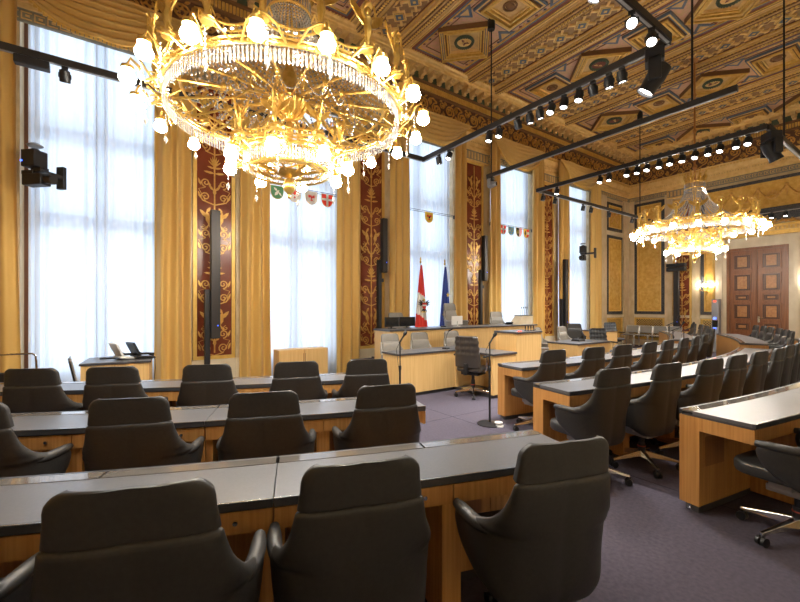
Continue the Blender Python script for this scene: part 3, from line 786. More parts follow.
def make_chandelier(x, y, label):
    root = thing('chandelier', label, 'chandelier', (x, y, CB), group='gilt crystal chandeliers')
    N = 18; off = math.radians(1.5)
    mb = MB(); mb.tube([(0,0,4.6-CB),(0,0,CZ-.03-CB)], .022, 8); mb.lathe([(.001,-.16),(.05,-.12),(.12,-.03),(.13,0)], 12, (0,0,CZ-CB)); 
    for z in (5.0, 5.9, 6.8): mb.lathe([(.024,-.05),(.045,-.02),(.045,.02),(.024,.05)], 8, (0,0,z-CB))
    mb.build('rod', mat('copper rod', (.55,.27,.10), .3, .8), root, True)
    mb = MB(); mb.ring(.20, .016, (0,0,4.62-CB), 24, 6); mb.ring(.21, .012, (0,0,4.47-CB), 24, 6)
    for k in range(8):
        a = 2*PI*k/8; mb.tube([pol(.20,a,4.62), pol(.25,a,4.72), pol(.22,a,4.82), pol(.28,a,4.90)], [.02,.03,.018,.008], 6)
        mb.tube([pol(.20,a,4.62), pol(.17,a+.25,4.75), pol(.21,a+.38,4.83)], [.016,.022,.006], 5)
        mb.tube([(0,0,4.55-CB), pol(.20,a,4.62)], .008, 4)
    mb.build('crown', gold, root, True)
    mb = fringe(.21, 4.48, 4.60, 40); tag(mb.build('crown_fringe', crystal, root), kind='stuff')
    mb = MB(); ns = 48
    for k in range(ns):
        a = 2*PI*(k+.5)/ns; nb = 30
        for t in range(nb):
            u = (t+.5)/nb; r = .20+.76*u**1.35; z = 4.46-.86*(1-(1-u)**1.45)
            mb.octa(pol(r, a, z), .0165, .019)
    tag(mb.build('bead_strings', crystal, root), kind='stuff')
    # main ring
    mb = MB(); gallery(mb, 1.115, 3.475, N, .075, off); mb.ring(.97, .014, (0,0,3.58-CB), 60, 6)
    for k in range(N): a = off+2*PI*k/N; mb.cyl(pol(.97,a,3.58), pol(1.115,a,3.48), .010, 5)
    mb.build('main_ring', gold, root, True)
    tag(fringe(1.10, 3.335, 3.47, 210).build('crystal_fringe', crystal, root), kind='stuff')
    mb = MB()
    for k in range(N):
        for t in range(6): mb.octa(pol(1.135, off+2*PI*(k+(t+1)/7)/N, 3.55), .020, .020)
    tag(mb.build('crystal_rosettes', crystal, root), kind='stuff')
    for k in range(N):
        a = off + 2*PI*k/N
        lamp_bracket(root, a, 1.13, 1.33, 3.40, 3.60, True)
        mb = MB(); mb.tube([pol(.14,a,3.60), pol(.6,a,3.555), pol(1.11,a,3.475)], .013, 5)
        mb.lathe([(.013,-.03),(.028,-.012),(.028,.012),(.013,.03)], 6, pol(.62,a,3.553))
        mb.tube([pol(.62+.07*math.cos(t*.75)*(1-t*.06), a, 3.47+.07*math.sin(t*.75)*(1-t*.06)) for t in range(11)], .007, 4)
        mb.build('spoke', gold, root, True)
    mb = MB()
    for k in range(N):
        a0, a1 = off+2*PI*k/N, off+2*PI*(k+1)/N
        for rr, dz, nb in ((1.06,.12,14),(.66,.13,13),(.42,.10,8)):
            for t in range(nb):
                u = t/nb; a = a0+(a1-a0)*u; rin = rr
                mb.octa(pol(rin, a, 3.545-(rr-.3)*.06-dz*4*u*(1-u)), .010, .012)
    tag(mb.build('bead_garlands', crystal, root), kind='stuff')
    # hub bowl, stem and lower basket
    mb = MB(); mb.lathe([(.001,3.40),(.05,3.41),(.09,3.46),(.155,3.55),(.175,3.61),(.15,3.64),(.10,3.66),(.06,3.75),(.075,3.85),(.04,3.95),(.03,4.3),(.05,4.4),(.03,4.6)], 20, (0,0,-CB))
    for k in range(12): a = 2*PI*k/12; mb.tube([pol(.05,a,3.42), pol(.11,a,3.465), pol(.18,a,3.60), pol(.20,a,3.66)], [.01,.018,.02,.008], 5)
    mb.lathe([(.03,2.98),(.04,3.1),(.028,3.2),(.05,3.3),(.03,3.4)], 12, (0,0,-CB))
    mb.build('hub', gold, root, True)
    mb = MB(); gallery(mb, .445, 3.03, 8, .05, .2); mb.ring(.30, .012, (0,0,2.90-CB), 30, 6); mb.ring(.40, .012, (0,0,2.88-CB), 36, 6)
    for k in range(8):
        a = .2+2*PI*k/8
        mb.tube([pol(.17,a,3.60), pol(.42,a,3.56), pol(.56,a,3.42), pol(.52,a,3.22), pol(.445,a,3.08)], .012, 6)
        mb.tube([pol(.445,a,3.02), pol(.36,a,2.90), pol(.16,a,2.87), pol(.04,a,2.90)], .010, 5)
        mb.tube([pol(.30+.05*math.cos(t*.8), a, 3.16+.05*math.sin(t*.8)) for t in range(8)], .007, 4)
    mb.build('lower_basket', gold, root, True)
    tag(fringe(.435, 2.885, 3.015, 96).build('basket_fringe', crystal, root), kind='stuff')
    for k in range(8): lamp_bracket(root, .2+2*PI*k/8, .455, .57, 2.93, 3.12, False, .72)
    mb = MB(); mb.lathe([(.001,2.62),(.02,2.635),(.012,2.66),(.05,2.70),(.062,2.75),(.04,2.81),(.02,2.83),(.10,2.86),(.15,2.885),(.03,2.90)], 16, (0,0,-CB))
    mb.build('finial', gold, root, True)
    return root
ch = make_chandelier(1.40, 3.95, 'large gilt crystal chandelier with lit lamps nearest the camera')
dup(ch, (11.72, 3.95, CB), 0, 'gilt crystal chandelier with lit lamps far off before the double door')
# ================================================================ LIGHT TRACKS
TZ = 4.34
def track(name, x0, y0, x1, y1, label, m=track_m):
    t = thing(name, label, 'lighting track', ((x0+x1)/2, (y0+y1)/2, TZ), group='black lighting tracks')
    L = math.hypot(x1-x0, y1-y0); a = math.atan2(y1-y0, x1-x0); t.rotation_euler[2] = a
    mb = MB(); mb.box(-L/2, -.032, -.035, L/2, .032, .045); mb.build('rail', m, t, bevel=.004)
    mb = MB(); mb.box(-L/2+.01, -.012, -.042, L/2-.01, .012, -.034); mb.build('contact_slot', greyp, t)
    return t
TX = (4.75, 6.5, 8.26); TY0, TY1 = 1.82, 6.0
track('lighting_track', TX[0], TY0, TX[0], TY1+.03, 'first black lighting track from the camera, crossing toward the second window curtain')
track('lighting_track', TX[1], TY0-.1, TX[1], TY1, 'middle black lighting track holding a camera at its window end')
track('lighting_track', TX[2], TY0, TX[2], TY1+.03, 'third black lighting track full of small spotlights')
track('lighting_track', -2.4, TY1, TX[0]-.035, TY1, 'black lighting track running along the windows behind the big chandelier')
track('lighting_track', TX[2]+.035, TY1, 15.6, TY1, 'black lighting track running along the windows toward the far wall')
track('lighting_track', TX[2]+.035, TY0, 15.6, TY0, 'black lighting track running off above the seats at right')
track('lighting_track', 15.63, TY0, 15.63, TY1, 'short black lighting track across the far end of the room')
def rodt(x, y, label, z0=TZ+.04):
    t = thing('suspension_rod', label, 'suspension rod', (x, y, z0), group='black suspension rods')
    mb = MB(); mb.cyl((0,0,0), (0,0,CZ-.18-z0), .014, 8); mb.build('rod', blackm, t, True)
    mb = MB(); mb.lathe([(.07,CZ-.30-z0),(.08,CZ-.28-z0),(.08,CZ-.10-z0),(.03,CZ-.02-z0)], 12); mb.build('ceiling_rose', blackm, t, True)
rodt(TX[1], 5.88, 'black rod dropping from the ceiling to the camera end of the middle track')
rodt(TX[1], 2.22, 'black rod from the ceiling to the near half of the middle track')
rodt(13.45, TY1, 'black rod dropping to the window-side track beside the far chandelier')
rodt(9.22, TY0, 'black rod at right dropping to the track over the seats')
rodt(3.55, TY0, 'black rod above the bright spotlight')
# spotlights: one of each kind built, the rest copied
def make_spot(aim):
    t = thing('spotlight', 'x', 'spotlight', (0,0,TZ-.04), group='small black track spotlights')
    mb = MB(); mb.box(-.03,-.016,-.03,.03,.016,.0); mb.cyl((0,0,-.03),(0,0,-.085),.010,8); mb.build('adapter', blackm, t)
    M = Matrix.Translation((0,0,-.115)) @ Matrix.Rotation(aim, 4, 'X')
    mb = MB(); mb.M = M
    mb.lathe([(.030,.075),(.050,.066),(.052,-.05),(.050,-.060),(.044,-.060),(.043,-.045)], 16, (0,0,0)); h = mb.build('lamp_head', blackm, t, True)
    mb = MB(); mb.M = M; mb.lathe([(.0005,-.046),(.0435,-.0461)], 16, cap=True); mb.build('lens', spotglow, h)
    mb = MB()
    for s in (-1,1): mb.box(s*.055-.004,-.012,-.13,s*.055+.004,.012,-.08)
    mb.box(-.059,-.012,-.086,.059,.012,-.08); mb.build('yoke', blackm, t)
    return t
SPE = 82
def spot_light(loc, rot, e=SPE, size=75, r=.05):
    l = bpy.data.lights.new('spot_beam', 'SPOT'); l.energy = e; l.spot_size = math.radians(size); l.spot_blend = .6; l.shadow_soft_size = r; l.color = (1,.96,.90)
    o = bpy.data.objects.new('spot_beam', l); col.objects.link(o); o.location = loc; o.rotation_euler = rot
protos = {}
def place_spot(x, y, aim, rz, label, light=True):
    if aim not in protos:
        o = protos[aim] = make_spot(aim); o.location = (x,y,TZ-.04); o.rotation_euler = (0,0,rz); o['label'] = label
    else:
        o = dup(protos[aim], (x,y,TZ-.04), rz, label)
    R = Matrix.Rotation(rz,4,'Z') @ Matrix.Rotation(aim,4,'X')
    p = Vector((x,y,TZ-.155)) + R @ Vector((0,0,-.075))
    if light: spot_light(p, R.to_euler())
def yfrom(px, X):
    a, b = rayxy(px); return X*b/a
A = [439,449,489,499,518,530,540,551,564,579,593,609,622]
for k, px in enumerate(A):
    place_spot(TX[0], yfrom(px, TX[0]), (.25,.45,-.2)[k % 3], PI/2 if k%2 else -PI/2, 'small black spotlight, %s from the window on the first lighting track' % ORD[k])
Cc = [557,600,609,627,637,647,659,670,682,695,708,720,736,748]
for k, px in enumerate(Cc):
    place_spot(TX[2], yfrom(px, TX[2]), (.25,.45)[k % 2], PI/2, 'small lit spotlight, %s from the window on the third lighting track' % ORD[k])
D = [543,555,583,591,609,632]
for k, px in enumerate(D):
    a, b = rayxy(px)
    place_spot(TY1*a/b, TY1, .25, 0, 'small spotlight, %s from the corner on the track along the far windows' % ORD[k])
for k, Y in enumerate((3.95,3.65,3.35,3.05)):
    place_spot(15.63, Y, .25, PI/2, 'small lit spotlight, %s of four on the short track at the far end' % ORD[k])
for k, x in enumerate((-.52,)):
    place_spot(x, TY1, .45, 0, 'small lit spotlight on the track in front of the nearest window')
o = thing('track_driver', 'flat dark power box under the track at the nearest window', 'power box', (-.80, TY1, TZ-.05))
mb = MB(); mb.box(-.15,-.05,-.09,.15,.05,0); mb.build('housing', blackm, o, bevel=.01); mb = MB(); mb.box(-.02,-.02,-.0,.02,.02,.01); mb.build('clip', greyp, o)
# moving-head projectors at the track ends
def projector(loc, rz, label, tilt, lit):
    t = thing('stage_projector', label, 'projector', loc, rz, 'black moving-head projectors')
    mb = MB(); mb.box(-.10,-.09,-.14,.10,.09,0); mb.build('base', blackm, t, bevel=.012)
    mb = MB()
    for s in (-1,1): mb.box(s*.125-.02,-.06,-.36,s*.125+.02,.06,-.12)
    mb.box(-.145,-.06,-.16,.145,.06,-.12); mb.build('yoke', blackm, t, bevel=.008)
    M = Matrix.Translation((0,0,-.30)) @ Matrix.Rotation(tilt,4,'X')
    mb = MB(); mb.M = M; mb.lathe([(.06,.16),(.09,.14),(.10,.02),(.085,-.10),(.095,-.16),(.085,-.16),(.08,-.13)], 16); h = mb.build('lamp_head', blackm, t, True)
    for z in (.0,.03,.06,.09): mb = None
    mb = MB(); mb.M = M; mb.lathe([(.0005,-.131),(.08,-.1312)], 16); mb.build('lens', spotglow if lit else screen, h)
projector((TX[0], 1.97, TZ-.036), .4, 'big black stage projector at the near end of the first track', .6, True)
for x, aim, lab in ((3.92,.95,'bright small spotlight shining toward the camera, second from the corner of the near tracks'),(4.32,.62,'small spotlight turned toward the camera, next to the corner of the near tracks')):
    place_spot(x, TY0, aim, math.atan2(-1.82,-3.92)-PI/2, lab)
projector((TX[2]+.22, TY0, TZ-.036), .9, 'black stage projector at the near corner of the third track', -.5, True)
track('lighting_track', -2.4, TY0, TX[0]-.035, TY0, 'black lighting track over the left seats carrying the bright spotlight')
for k, x in enumerate((-.6,.5,1.6,2.7,3.3)): place_spot(x, TY0, .45, 0, 'added unseen spotlight, %s from the left on the track over the left seats' % ORD[k])  # added out of view to brighten the left desk fronts
# pan-tilt camera on the middle track
def ptz(name, loc, rz, label, hang):
    t = thing(name, label, 'camera', loc, rz, 'remote cameras'); z = -1 if hang else 1
    mb = MB(); mb.box(-.07,-.07,min(0,z*.06),.07,.07,max(0,z*.06)); mb.build('base', blackm, t, bevel=.01)
    mb = MB(); 
    for s in (-1,1): mb.box(s*.085-.012,-.04,min(z*.05,z*.2),s*.085+.012,.04,max(z*.05,z*.2))
    mb.build('yoke', greyp, t, bevel=.006)
    mb = MB(); mb.ball((0,0,z*.16),.075,14,10); mb.cyl((0,-.03,z*.16),(0,-.13,z*.16),.05,14); mb.build('camera_head', greyp, t, True)
    mb = MB(); mb.cyl((0,-.128,z*.16),(0,-.135,z*.16),.04,14); mb.build('lens', screen, t)
ptz('ceiling_camera', (TX[1], 5.9, TZ-.035), .3, 'grey dome camera hanging at the window end of the middle track', True)
# broadcast cameras by the first and last windows
def studio_cam(loc, rz, label):
    t = thing('studio_camera', label, 'camera', loc, rz, 'black studio cameras')
    mb = MB(); mb.box(-.05,-.02,.0,.05,.40,.06); mb.box(-.06,.36,-.14,.06,.42,.20); mb.build('wall_bracket', blackm, t, bevel=.006)
    mb = MB(); mb.box(-.12,-.10,.06,.10,.10,.30); mb.cyl((0,0,.26),(0,0,.33),.05,12); mb.build('pan_head', blackm, t, bevel=.012)
    mb = MB(); mb.box(-.13,-.08,-.20,.18,.08,-.04); mb.box(-.17,-.055,-.04,.02,.055,.02); mb.build('camera_body', blackm, t, bevel=.012)
    mb = MB(); mb.cyl((.18,0,-.12),(.26,0,-.125),.055,14); mb.cyl((.26,0,-.125),(.31,0,-.127),.066,14); mb.build('lens', black, t, True)
    mb = MB(); mb.box(-.02,-.03,.06-.02,.20,.03,.03); mb.box(.05,-.06,-.01,.16,.06,.04); mb.build('top_handle', blackm, t)
    mb = MB(); mb.lathe([(.08,.0),(.10,.02),(.05,.05),(.001,.055)], 12, (0,0,.36)); mb.build('antenna_cap', greyp, t, True)
    mb = MB(); mb.box(-.122,-.10-.004,.13,-.09,-.098,.15); mb.build('status_light', bluelit, t)
studio_cam((-1.0, 7.72, 3.47), -.75, 'black studio camera with blue light mounted beside the nearest window')
studio_cam((13.2, 7.75, 3.35), PI+.3, 'black studio camera mounted in front of the farthest window')
# ================================================================ SEATING
CX, CY = 6.6, 18.0
def ppos(r, deg):
    a = math.radians(deg); return CX + r*math.sin(a), CY - r*math.cos(a)
def arc(mb, r0, r1, a0, a1, z0, z1, n=8, m=0, skew=0):
    """curved block between radii r0<r1 (r1 on the camera side) and angles in degrees"""
    rings = []
    for i in range(n+1):
        a = a0+(a1-a0)*i/n
        x0, y0 = ppos(r0, a); x1, y1 = ppos(r1, a)
        rings.append([(x0,y0,z0),(x1,y1,z0),(x1,y1,z1),(x0,y0,z1)])
    mb.loft(rings, m)
DEP = .475
def desk_unit(R, a0, a1, nseat, endl, endr, label):
    am = (a0+a1)/2; bx, by = ppos(R+.2, am)
    root = thing('curved_desk', label, 'desk', (bx, by, 0), group='curved oak desk sections')
    T = Matrix.Translation((-bx, -by, 0)); g = math.degrees(.002/R)
    def nb():
        m = MB(); m.M = T; return m
    a0 += g; a1 -= g; n = 5*nseat; da = (a1-a0)/nseat
    t = math.degrees(.035/R)
    mb = nb(); arc(mb, R+.09, R+DEP-.018, a0, a1, .726, .752, n, 0); arc(mb, R-.006, R+.015, a0, a1, .722, .754, n, 1)
    arc(mb, R+DEP-.018, R+DEP, a0, a1, .722, .753, n, 1); arc(mb, R+.012, R+DEP-.015, a0, a1, .712, .727, n, 1)
    top = mb.build('tabletop', [top_grey, top_edge], root)
    for k in range(nseat):
        e = math.degrees(.006/R)
        mb = nb(); arc(mb, R+.015, R+.09, a0+da*k+(e if k or not endl else 0), a0+da*(k+1)-(e if k<nseat-1 or not endr else 0), .740, .7545, 5, 0)
        mb.build('inlay_strip', glassband, top)
    mb = nb(); arc(mb, R+DEP-.004, R+DEP+.002, a0, a1, .7535, .7565, n); mb.build('edge_strip', metal_edge, top)
    mb = nb(); arc(mb, R, R+.13, a0, a1, .055, .712, n); mb.build('front_body', oak, root)
    mb = nb(); arc(mb, R+.03, R+.12, a0+t*.6, a1-t*.6, .0, .055, n); mb.build('plinth', top_edge, root)
    mb = nb(); arc(mb, R+.13, R+DEP-.03, a0, a1, .69, .712, n); mb.build('under_shelf', oak, root)
    for k in range(nseat):
        s0, s1 = a0+da*k, a0+da*(k+1); e = math.degrees(.003/R)
        mb = nb(); arc(mb, R+DEP-.03, R+DEP-.008, s0+e, s1-e, .625, .712, 5); d = mb.build('drawer_front', oak, root)
        x, y = ppos(R+DEP-.008, s0+da*.82); x2, y2 = ppos(R+DEP+.004, s0+da*.82)
        mb = nb(); mb.cyl((x,y,.672), (x2,y2,.672), .010, 10); mb.build('lock', chrome, d, True)
        # service niche on the front body, its shade put into darker oak; socket
        mb = nb(); arc(mb, R+.125, R+.1335, s0+da*.10, s0+da*.42, .34, .56, 3); mb.build('niche', oak_in, root)
        mb = nb(); arc(mb, R+.128, R+.145, s0+da*.52, s0+da*.58, .585, .625, 2); mb.build('socket', black, root)
        mb = nb(); arc(mb, R+.13, R+.1335, s0+da*.50, s0+da*.92, .12, .54, 3); mb.build('service_door', oak, root)
    for k in range(1 if endl else 0, nseat + (0 if endr else 1)):
        s = a0+da*k; s = max(s, a0+t*.6) if k == 0 else min(s, a1-t*.6) if k == nseat else s
        w = .6 if k in (0, nseat) else 1.3
        mb = nb(); arc(mb, R+.13, R+DEP-.03, s-t*w, s+t*w, .03, .69, 1); mb.build('support_panel', oak, root)
    for f, s in ((endl, a0), (endr, a1)):
        if not f: continue
        sg = 1 if s == a0 else -1; w = math.degrees(.022/R)
        lo, hi = sorted((s-sg*.001, s+sg*w))
        mb = nb(); arc(mb, R-.004, R+.135, lo, hi, .055, .712, 1); arc(mb, R+.135, R+DEP-.006, lo, hi, .615, .712, 1); mb.build('end_frame', oak, root)
        x, y = ppos(R+.06, s+sg*w)
        mb = nb(); mb.lathe([(.02,.0),(.02,.02),(.008,.02),(.008,.06)], 8, (x,y,0)); mb.build('levelling_foot', chrome, root)
    return root
R1, R2, R3 = 17.0, 15.75, 14.45
ROWS = {}
def block(R, a0, a1, nunits, per, endl, endr, name, first_from):
    d = (a1-a0)/nunits
    for k in range(nunits):
        o = k if first_from == 'left' else nunits-1-k
        desk_unit(R, a0+d*k, a0+d*(k+1), per, endl and k == 0, endr and k == nunits-1,
                  'curved oak desk section, %s from the aisle in %s' % (ORD[o], name))
NM = {('L',1):'the nearest left row', ('L',2):'the second left row', ('L',3):'the third left row by the windows',
      ('M',1):'the nearest right row', ('M',2):'the second right row', ('M',3):'the row facing the podium',
      ('R',1):'the far block nearest the camera side', ('R',2):'the far block before the double door', ('R',3):'the far block below the end wall'}
block(R1, -25.6, -15.2, 2, 2, False, True, NM['L',1], 'right')
block(R2, -27.8, -16.6, 2, 2, False, True, NM['L',2], 'right')
block(R3, -32.8, -16.6, 5, 1, False, True, NM['L',3], 'right')
block(R1, -10.45, .0, 2, 2, True, True, NM['M',1], 'left')
block(R2, -11.5, 11.5, 4, 2, True, True, NM['M',2], 'left')
block(R3, -9.3, 12.2, 8, 1, True, True, NM['M',3], 'left')
block(R1, 14.98, 25.5, 2, 2, True, True, NM['R',1], 'left')
block(R2, 16.45, 29.5, 3, 2, True, True, NM['R',2], 'left')
block(R3, 17.3, 32.8, 5, 1, True, True, NM['R',3], 'left')

# ---------------------------------------------------------------- swivel armchair
def lerp_tab(tab, h):
    if h <= tab[0][0]: return tab[0][1]
    for (a, va), (b, vb) in zip(tab, tab[1:]):
        if h <= b:
            t = (h-a)/(b-a); t = t*t*(3-2*t); return va+(vb-va)*t
    return tab[-1][1]
WT = [(.345,.20),(.375,.245),(.43,.280),(.51,.300),(.62,.310),(.65,.305),(.70,.268),(.76,.238),(.84,.220),(.94,.208),(.985,.200)]
AT = [(.345,.08),(.39,.14),(.44,.235),(.49,.315),(.54,.355),(.58,.37),(.63,.37),(.65,.34),(.67,.22),(.70,.125),(.75,.07),(.85,.045),(.985,.035)]
SOFF = -1
def zmap(h): return h if h < .66 else .66+(h-.66)*1.108
def yback(h): return -.215 - .105*(zmap(h)-.30) + .16*max(0,.42-h)
def sect(h, dw=0, dy=0, ts=None):
    W, A = lerp_tab(WT, h)+dw, lerp_tab(AT, h)
    pts = []
    for t in ts:
        th = abs(t)*PI/2; x = math.copysign(W*math.sin(th)**.62, t) if t else 0.0
        y = yback(h)+dy + A*(1-math.cos(th)**.62)
        if abs(t) < .012: y += .007
        pts.append((x, y, zmap(h)))
    return pts
TS = [-1,-.96,-.9,-.82,-.72,-.6,-.47,-.33,-.2,-.1,-.02,0,.02,.1,.2,.33,.47,.6,.72,.82,.9,.96,1]
def cushion(mb, x, y, z0, z1, w, d, r=.05, crown=.015, m=0):
    """rounded upholstered block"""
    rings = []
    def rr(w, d, rad, z):
        q = []
        for cx, cy, a0 in ((w/2-rad, d/2-rad, 0),(-w/2+rad, d/2-rad, 90),(-w/2+rad,-d/2+rad,180),(w/2-rad,-d/2+rad,270)):
            for k in range(5): a = math.radians(a0+22.5*k); q.append((x+cx+rad*math.cos(a), y+cy+rad*math.sin(a), z))
        return q
    e = min(.02, (z1-z0)/2.2)
    for z, s in ((z0, e),(z0+e*.3,e*.3),(z0+e,0),(z1-e,0),(z1-e*.3,e*.3),(z1,e)):
        rings.append(rr(w-2*s, d-2*s, max(.01, r-s), z))
    rings.append(rr(w*.5, d*.5, r*.5, z1+crown))
    mb.loft(rings, m)
def star_base(root, metalm, H=.30, n=5, rot=0):
    mb = MB(); mb.cyl((0,0,.10),(0,0,H),.026,12); mb.cyl((0,0,.10),(0,0,H-.10),.034,12); mb.ring(.034,.005,(0,0,.19),16,5,1); mb.ring(.034,.004,(0,0,.12),16,5,1)
    mb.build('gas_column', [black, redlit_d], root, True)
    for k in range(n):
        a = 2*PI*k/n + rot; c, s = math.cos(a), math.sin(a)
        def Q(r, t, z): return (r*c-t*s, r*s+t*c, z)
        def rg(r, w, z0, z1): return [Q(r,-w,z0),Q(r,w,z0),Q(r,w*.7,z1),Q(r,-w*.7,z1)]
        mb = MB(); mb.loft([rg(.02,.028,.09,.15), rg(.12,.022,.085,.128), rg(.26,.016,.075,.098), rg(.315,.013,.07,.088)])
        lg = mb.build('leg', metalm, root, bevel=.003)
        mb = MB()
        for t in (-.016,.016):
            p, q = Q(.305,t-.010,.030), Q(.305,t+.010,.030); mb.cyl(p, q, .030, 12)
        mb.box(c*.305-.012, s*.305-.012, .03, c*.305+.012, s*.305+.012, .072)
        mb.build('castor', black, lg, True)
redlit_d = mat('red column ring', (.5,.05,.02), .4)
def make_chair(name, label, cat, lm, lmb, wheels=True, group=None):
    t = thing(name, label, cat, group=group)
    hs = [.345,.355,.375,.40,.425,.46,.50,.55,.60,.635,.652,.662,.672,.685,.70,.725,.76,.80,.83,.853]
    mb = MB(); rows = [sect(h, 0, 0, TS) for h in hs]
    mb.loft(rows, 0, False, False)
    o = mb.build('shell', lm, t, True, ang=180)
    so = o.modifiers.new('s', 'SOLIDIFY'); so.thickness = .038; so.offset = SOFF
    sb = o.modifiers.new('b', 'SUBSURF'); sb.levels = sb.render_levels = 1
    bake(o)
    vt = [v.co for v in o.data.vertices if v.co.z > zmap(.842)]
    HDW = max(abs(v.x) for v in vt) - lerp_tab(WT, .853); HDY = min(v.y for v in vt) - yback(.853)
    # headrest band above the horizontal seam
    mb = MB(); inner = sorted([t2 for t2 in TS if .05 < abs(t2) < .91] + [0,-.93,.93])
    hh = [.8535,.862,.88,.91,.94,.955,.967,.976,.982,.985]
    f = [sect(h, HDW-(.0 if h < .94 else .046-math.sqrt(max(0,.046**2-(h-.94)**2))), HDY, inner) for h in hh]
    b_ = [[(x*.96, y+(.032 if h < .95 else .032-(h-.95)*.4), z) for x, y, z in r] for r, h in zip(f, hh)]
    rings = [r1 + r2[::-1] for r1, r2 in zip(f, b_)]
    mb.loft(rings, 0)
    o = mb.build('headrest', lm, t, True, ang=75)
    # inner back pad
    mb = MB(); rings = []
    for h in (.47,.49,.55,.65,.75,.83,.853):
        W = .185 if h < .70 else lerp_tab(WT, h)-.035
        y = yback(h)+.04; th = .045 if .48 < h < .85 else .02
        hz = zmap(h); rings.append([(-W,y,hz),(-W*.6,y-.004,hz),(W*.6,y-.004,hz),(W,y,hz),(W*.97,y+th*.8,hz),(W*.6,y+th,hz),(-W*.6,y+th,hz),(-W*.97,y+th*.8,hz)])
    mb.loft(rings); mb.build('back_pad', lmb, t, True)
    mb = MB(); cushion(mb, 0, .075, .40, .485, .47, .46, .13); mb.build('seat', lmb, t, True, ang=60)
    for s in (-1, 1):      # padded top rim of the arm
        mb = MB(); rim = []
        for t2 in (.55,.64,.72,.79,.86,.92,.97,1.0):
            W, A = lerp_tab(WT,.635), lerp_tab(AT,.635); th = t2*PI/2
            rim.append((s*(W*math.sin(th)**.62-.018), yback(.635)+A*(1-math.cos(th)**.62)+.004, .648))
        mb.tube(rim, [.012,.020,.026,.028,.028,.028,.027,.020], 10); mb.build('armrest_pad', lm, t, True, ang=60)
    mb = MB(); mb.box(-.10,-.12,.30,.10,.14,.345); mb.box(-.17,-.02,.345,.17,.10,.40); mb.build('seat_mechanism', greyp, t, bevel=.006)
    mb = MB(); mb.tube([(0,-.03,.33),(.20,-.03,.33),(.27,-.03,.325)], .006, 6); mb.build('lever', black, t, True)
    if wheels: star_base(t, alu, .32, 5, .35)
    return t
ch0 = make_chair('swivel_armchair', 'x', 'chair', leather, leather)
first = [True]
SIDE = {'L':'left block','M':'middle block','R':'far block'}
def face(x, y, tx, ty): return math.atan2(ty-y, tx-x) - PI/2
def seats(key, R, angs, first_from, off=.61):
    n = len(angs)
    for k, a in enumerate(angs):
        rnd = random.Random(k*7 + key[1]*31 + ord(key[0]))
        x, y = ppos(R+off+rnd.uniform(-.01,.02)+(.09 if key == ('L',1) and k == 1 else 0), a)
        o = k if first_from == 'left' else n-1-k
        lab = 'black leather swivel armchair, %s from the aisle at %s' % (ORD[o], NM[key])
        rz = face(x, y, CX, CY) + rnd.uniform(-.05,.05)
        if key == ('L',1) and k == 1: rz += .07
        if first[0]:
            ch0.location = (x,y,0); ch0.rotation_euler = (0,0,rz); ch0['label'] = lab; ch0['group'] = 'black leather swivel armchairs'; first[0] = False
        else:
            o = dup(ch0, (x,y,0), rz, lab)
            if key == ('L',1) and k == 1: o.scale = (1.03,1,1.03)
seats(('L',1), R1, [-23.9,-21.5,-19.43,-16.87], 'right')
seats(('L',2), R2, [-26.0,-23.25,-20.72,-18.1], 'right')
seats(('L',3), R3, [-28.1,-25.8,-22.95,-20.06,-17.5], 'right')
seats(('M',1), R1, [-9.65,-6.7,-3.9], 'left')
seats(('M',2), R2, [-11.15,-8.65,-6.2,-3.95,-1.7,.55,2.8,5.1,7.4], 'left')
seats(('M',3), R3, [-8.85,-6.1,-3.6,-1.0,1.5,4.0,6.5,9.2], 'left')
seats(('R',1), R1, [21.5,24.2], 'left')
seats(('R',2), R2, [17.6,19.9,22.2,24.5,26.8,29.1], 'left')
seats(('R',3), R3, [18.8,21.9,25.0,28.1,31.2], 'left')
# ================================================================ PODIUM AND REST
def slab_desk(name, label, cat, x0, y0, x1, y1, h, group=None, wood=None, over=.015, kneehole=None):
    """solid veneered counter with a dark overhanging top; origin at its front-left floor corner"""
    wood = wood or oak_lit
    t = thing(name, label, cat, ((x0+x1)/2, (y0+y1)/2, 0), group=group); w, d = (x1-x0)/2, (y1-y0)/2
    mb = MB(); mb.box(-w-over, -d-over, h-.03, w+over, d+over, h); mb.build('top', [top_grey], t, bevel=.004)
    mb = MB(); mb.box(-w-over-.002, -d-over-.002, h-.034, w+over+.002, d+over+.002, h-.012); mb.build('edge_band', top_edge, t)
    mb = MB()
    if kneehole == 'left':
        mb.box(-w, -d, .06, w, -d+.05, h-.034); mb.box(w-.12, -d+.05, .06, w, d, h-.034); mb.box(-w, d-.5, .06, w-.12, d, h-.034); mb.box(-w, -d+.05, h-.12, w-.12, d-.5, h-.034)
    elif kneehole:
        a, b = kneehole
        mb.box(-w, -d, .06, a, d, h-.034); mb.box(b, -d, .06, w, d, h-.034); mb.box(a, -d, h-.16, b, d, h-.034); mb.box(a, d-.04, .06, b, d, h-.16)
    else: mb.box(-w, -d, .06, w, d, h-.034)
    mb.build('body', wood, t)
    mb = MB(); mb.box(-w+.03, -d+.03, 0, w-.03, d-.03, .06); mb.build('plinth', top_edge, t)
    return t
